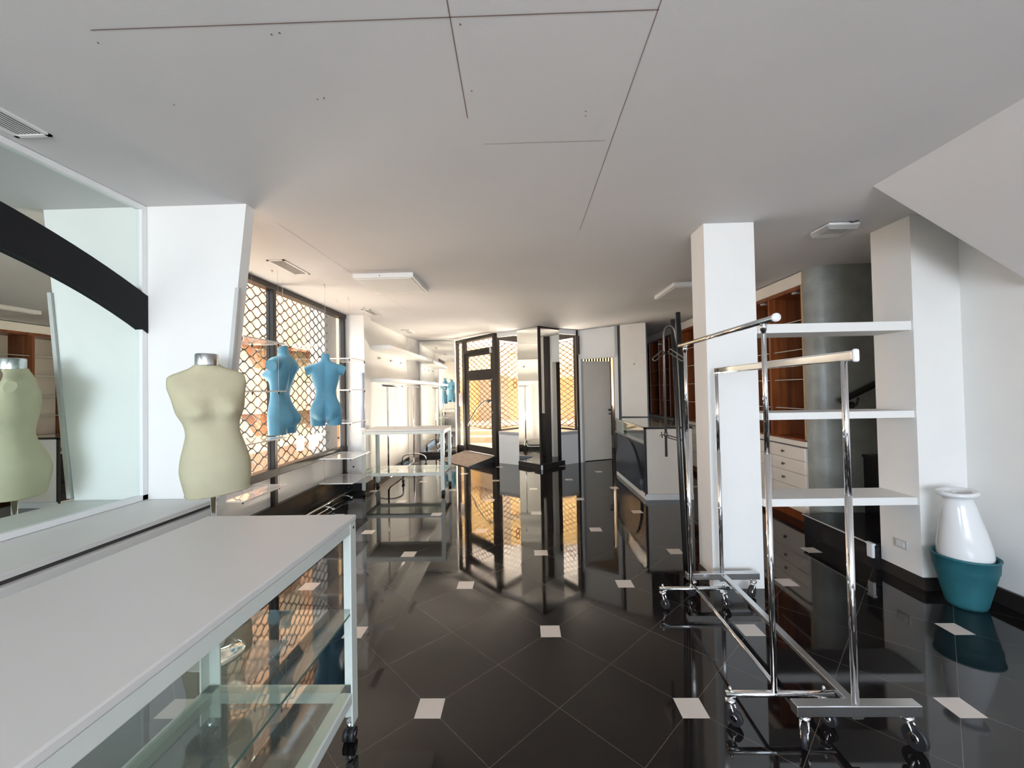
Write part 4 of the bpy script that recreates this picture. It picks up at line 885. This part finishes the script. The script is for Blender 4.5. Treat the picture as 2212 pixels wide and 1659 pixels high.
letter('THO', (.875, 8.085, 1.72), math.atan2(7.88 - 8.92, 1.075 - .32), .19, 'window_lettering', 'faint orange letters on the glass right of the mirrored column', -.25)
letter('8', (-.13, 8.385, 1.43), math.atan2(8.92 - 8.02, .32 + .475), .32, 'window_lettering', 'faint orange figure on the glass left of the mirrored column')

# ================================================================== OUTSIDE
bm = NB(); box(bm, -16, -2.62, -12, 30, -.3, -.05); box(bm, -2.62, 14, 10.2, 30, -.3, -.05); prism(bm, [(-2.62, 9.3), (-1.5, 9.25), (-.5, 8.05), (.3, 9.05), (1.0, 9.8), (1.0, 10.2), (-2.62, 10.2)], -.1, .10)
box(bm, -16, 14, -20, -3.4, -.3, -.05)
struct('pavement', bm, 'asphalt', 'pale sunlit street paving outside', cat='street')
for k, (ya, z) in enumerate(((10.45, .22), (10.85, .34), (11.25, .46))):
    bm = NB(); box(bm, -4.5, 3.2, ya, 13.0 if k == 2 else ya + .40, -.05, z); tag(obj('street_step', bm, 'stonestep', bevel=.01), ('lowest', 'middle', 'topmost')[k] + ' pale stone step seen through the entrance door', 'step', 'street steps outside the entrance')
bl_ = thing('street_building', (-1, 13.2, 0), 'orange plastered house front beyond the entrance door', 'building')
bm = NB(); box(bm, -6.4, 5.5, 13.1, 13.6, 0, 5.2); obj('wall', bm, 'orange', bl_)
bm = NB(); box(bm, -.78, -.42, 13.0, 13.1, .46, 3.6); obj('pilaster', bm, 'pale', bl_); bm = NB(); box(bm, -1.35, -.95, 13.02, 13.1, .46, 2.1); obj('doorway', bm, 'pale', bl_)
bm = NB(); box(bm, -.42, .25, 13.06, 13.1, 2.6, 2.75); obj('ledge', bm, 'pale', bl_)
bb = thing('street_building', (-7.6, 14, 0), 'peach plastered apartment house beyond the left shop window', 'building')
bm = NB(); box(bm, -8.2, -7.6, 3.0, 16.35, -.05, 9.6); obj('wall', bm, 'peach', bb)
for (y0, y1, z0, z1) in ((13.9, 15.3, 3.0, 3.75), (14.0, 15.2, 2.05, 2.62), (14.0, 15.5, 1.05, 1.85), (9.6, 10.5, 1.2, 2.4), (11.6, 12.5, 2.5, 3.6), (6.0, 7.1, 1.2, 2.9), (6.0, 7.1, 4.6, 6.2), (9.6, 10.6, 4.6, 6.2), (12.6, 13.6, 4.9, 6.3)):
    bm = NB(); box(bm, -7.61, -7.50, y0, y1, z0, z1); f = obj('window', bm, 'pale', bb); bm = NB(); box(bm, -7.5, -7.49, y0 + .12, y1 - .12, z0 + .08, z1 - .08); obj('pane', bm, 'winglass' if z1 < 2.0 else 'pale', f)
bm = NB(); box(bm, -7.60, -7.45, 13.25, 13.85, -.05, 3.9); box(bm, -7.60, -7.47, 13.85, 15.9, 1.85, 2.1); obj('downpipe_strip', bm, 'olive', bb)
for z in (.9, 2.85):
    bm = NB(); box(bm, -7.6, -7.0, 10.8, 16.2, z, z + .10); tube(bm, [(-7.05, 10.8, z + .5), (-7.05, 16.2, z + .5)], .02, 6)
    for i in range(28): tube(bm, [(-7.05, 10.8 + i * .2, z + .1), (-7.05, 10.8 + i * .2, z + .5)], .008, 4)
    obj('balcony', bm, 'peach', bb)
wh = thing('street_building', (-7.6, 20, 0), 'pale white house next to the peach apartment house', 'building')
bm = NB(); box(bm, -8.2, -7.55, 16.36, 24, -.05, 9.0); obj('wall', bm, 'pale', wh)
bm = NB(); box(bm, -7.56, -7.5, 18, 19, 1.5, 3); obj('window', bm, 'winglass', wh)
bm = NB(); box(bm, -2.95, -2.74, 5.62, 5.98, -.05, 3.2); tag(obj('street_column', bm, 'concrete'), 'pale concrete upright outside the right end of the left window', 'column')
# unseen block added over the shop to keep direct sun out
bm = NB(); box(bm, -2.62, 5.2, -5.2, 10.4, HC + .3, 4.6); struct('upper_sun_block', bm, 'pale', 'unseen upper floor block added to keep the sun out of the shop', cat='wall')
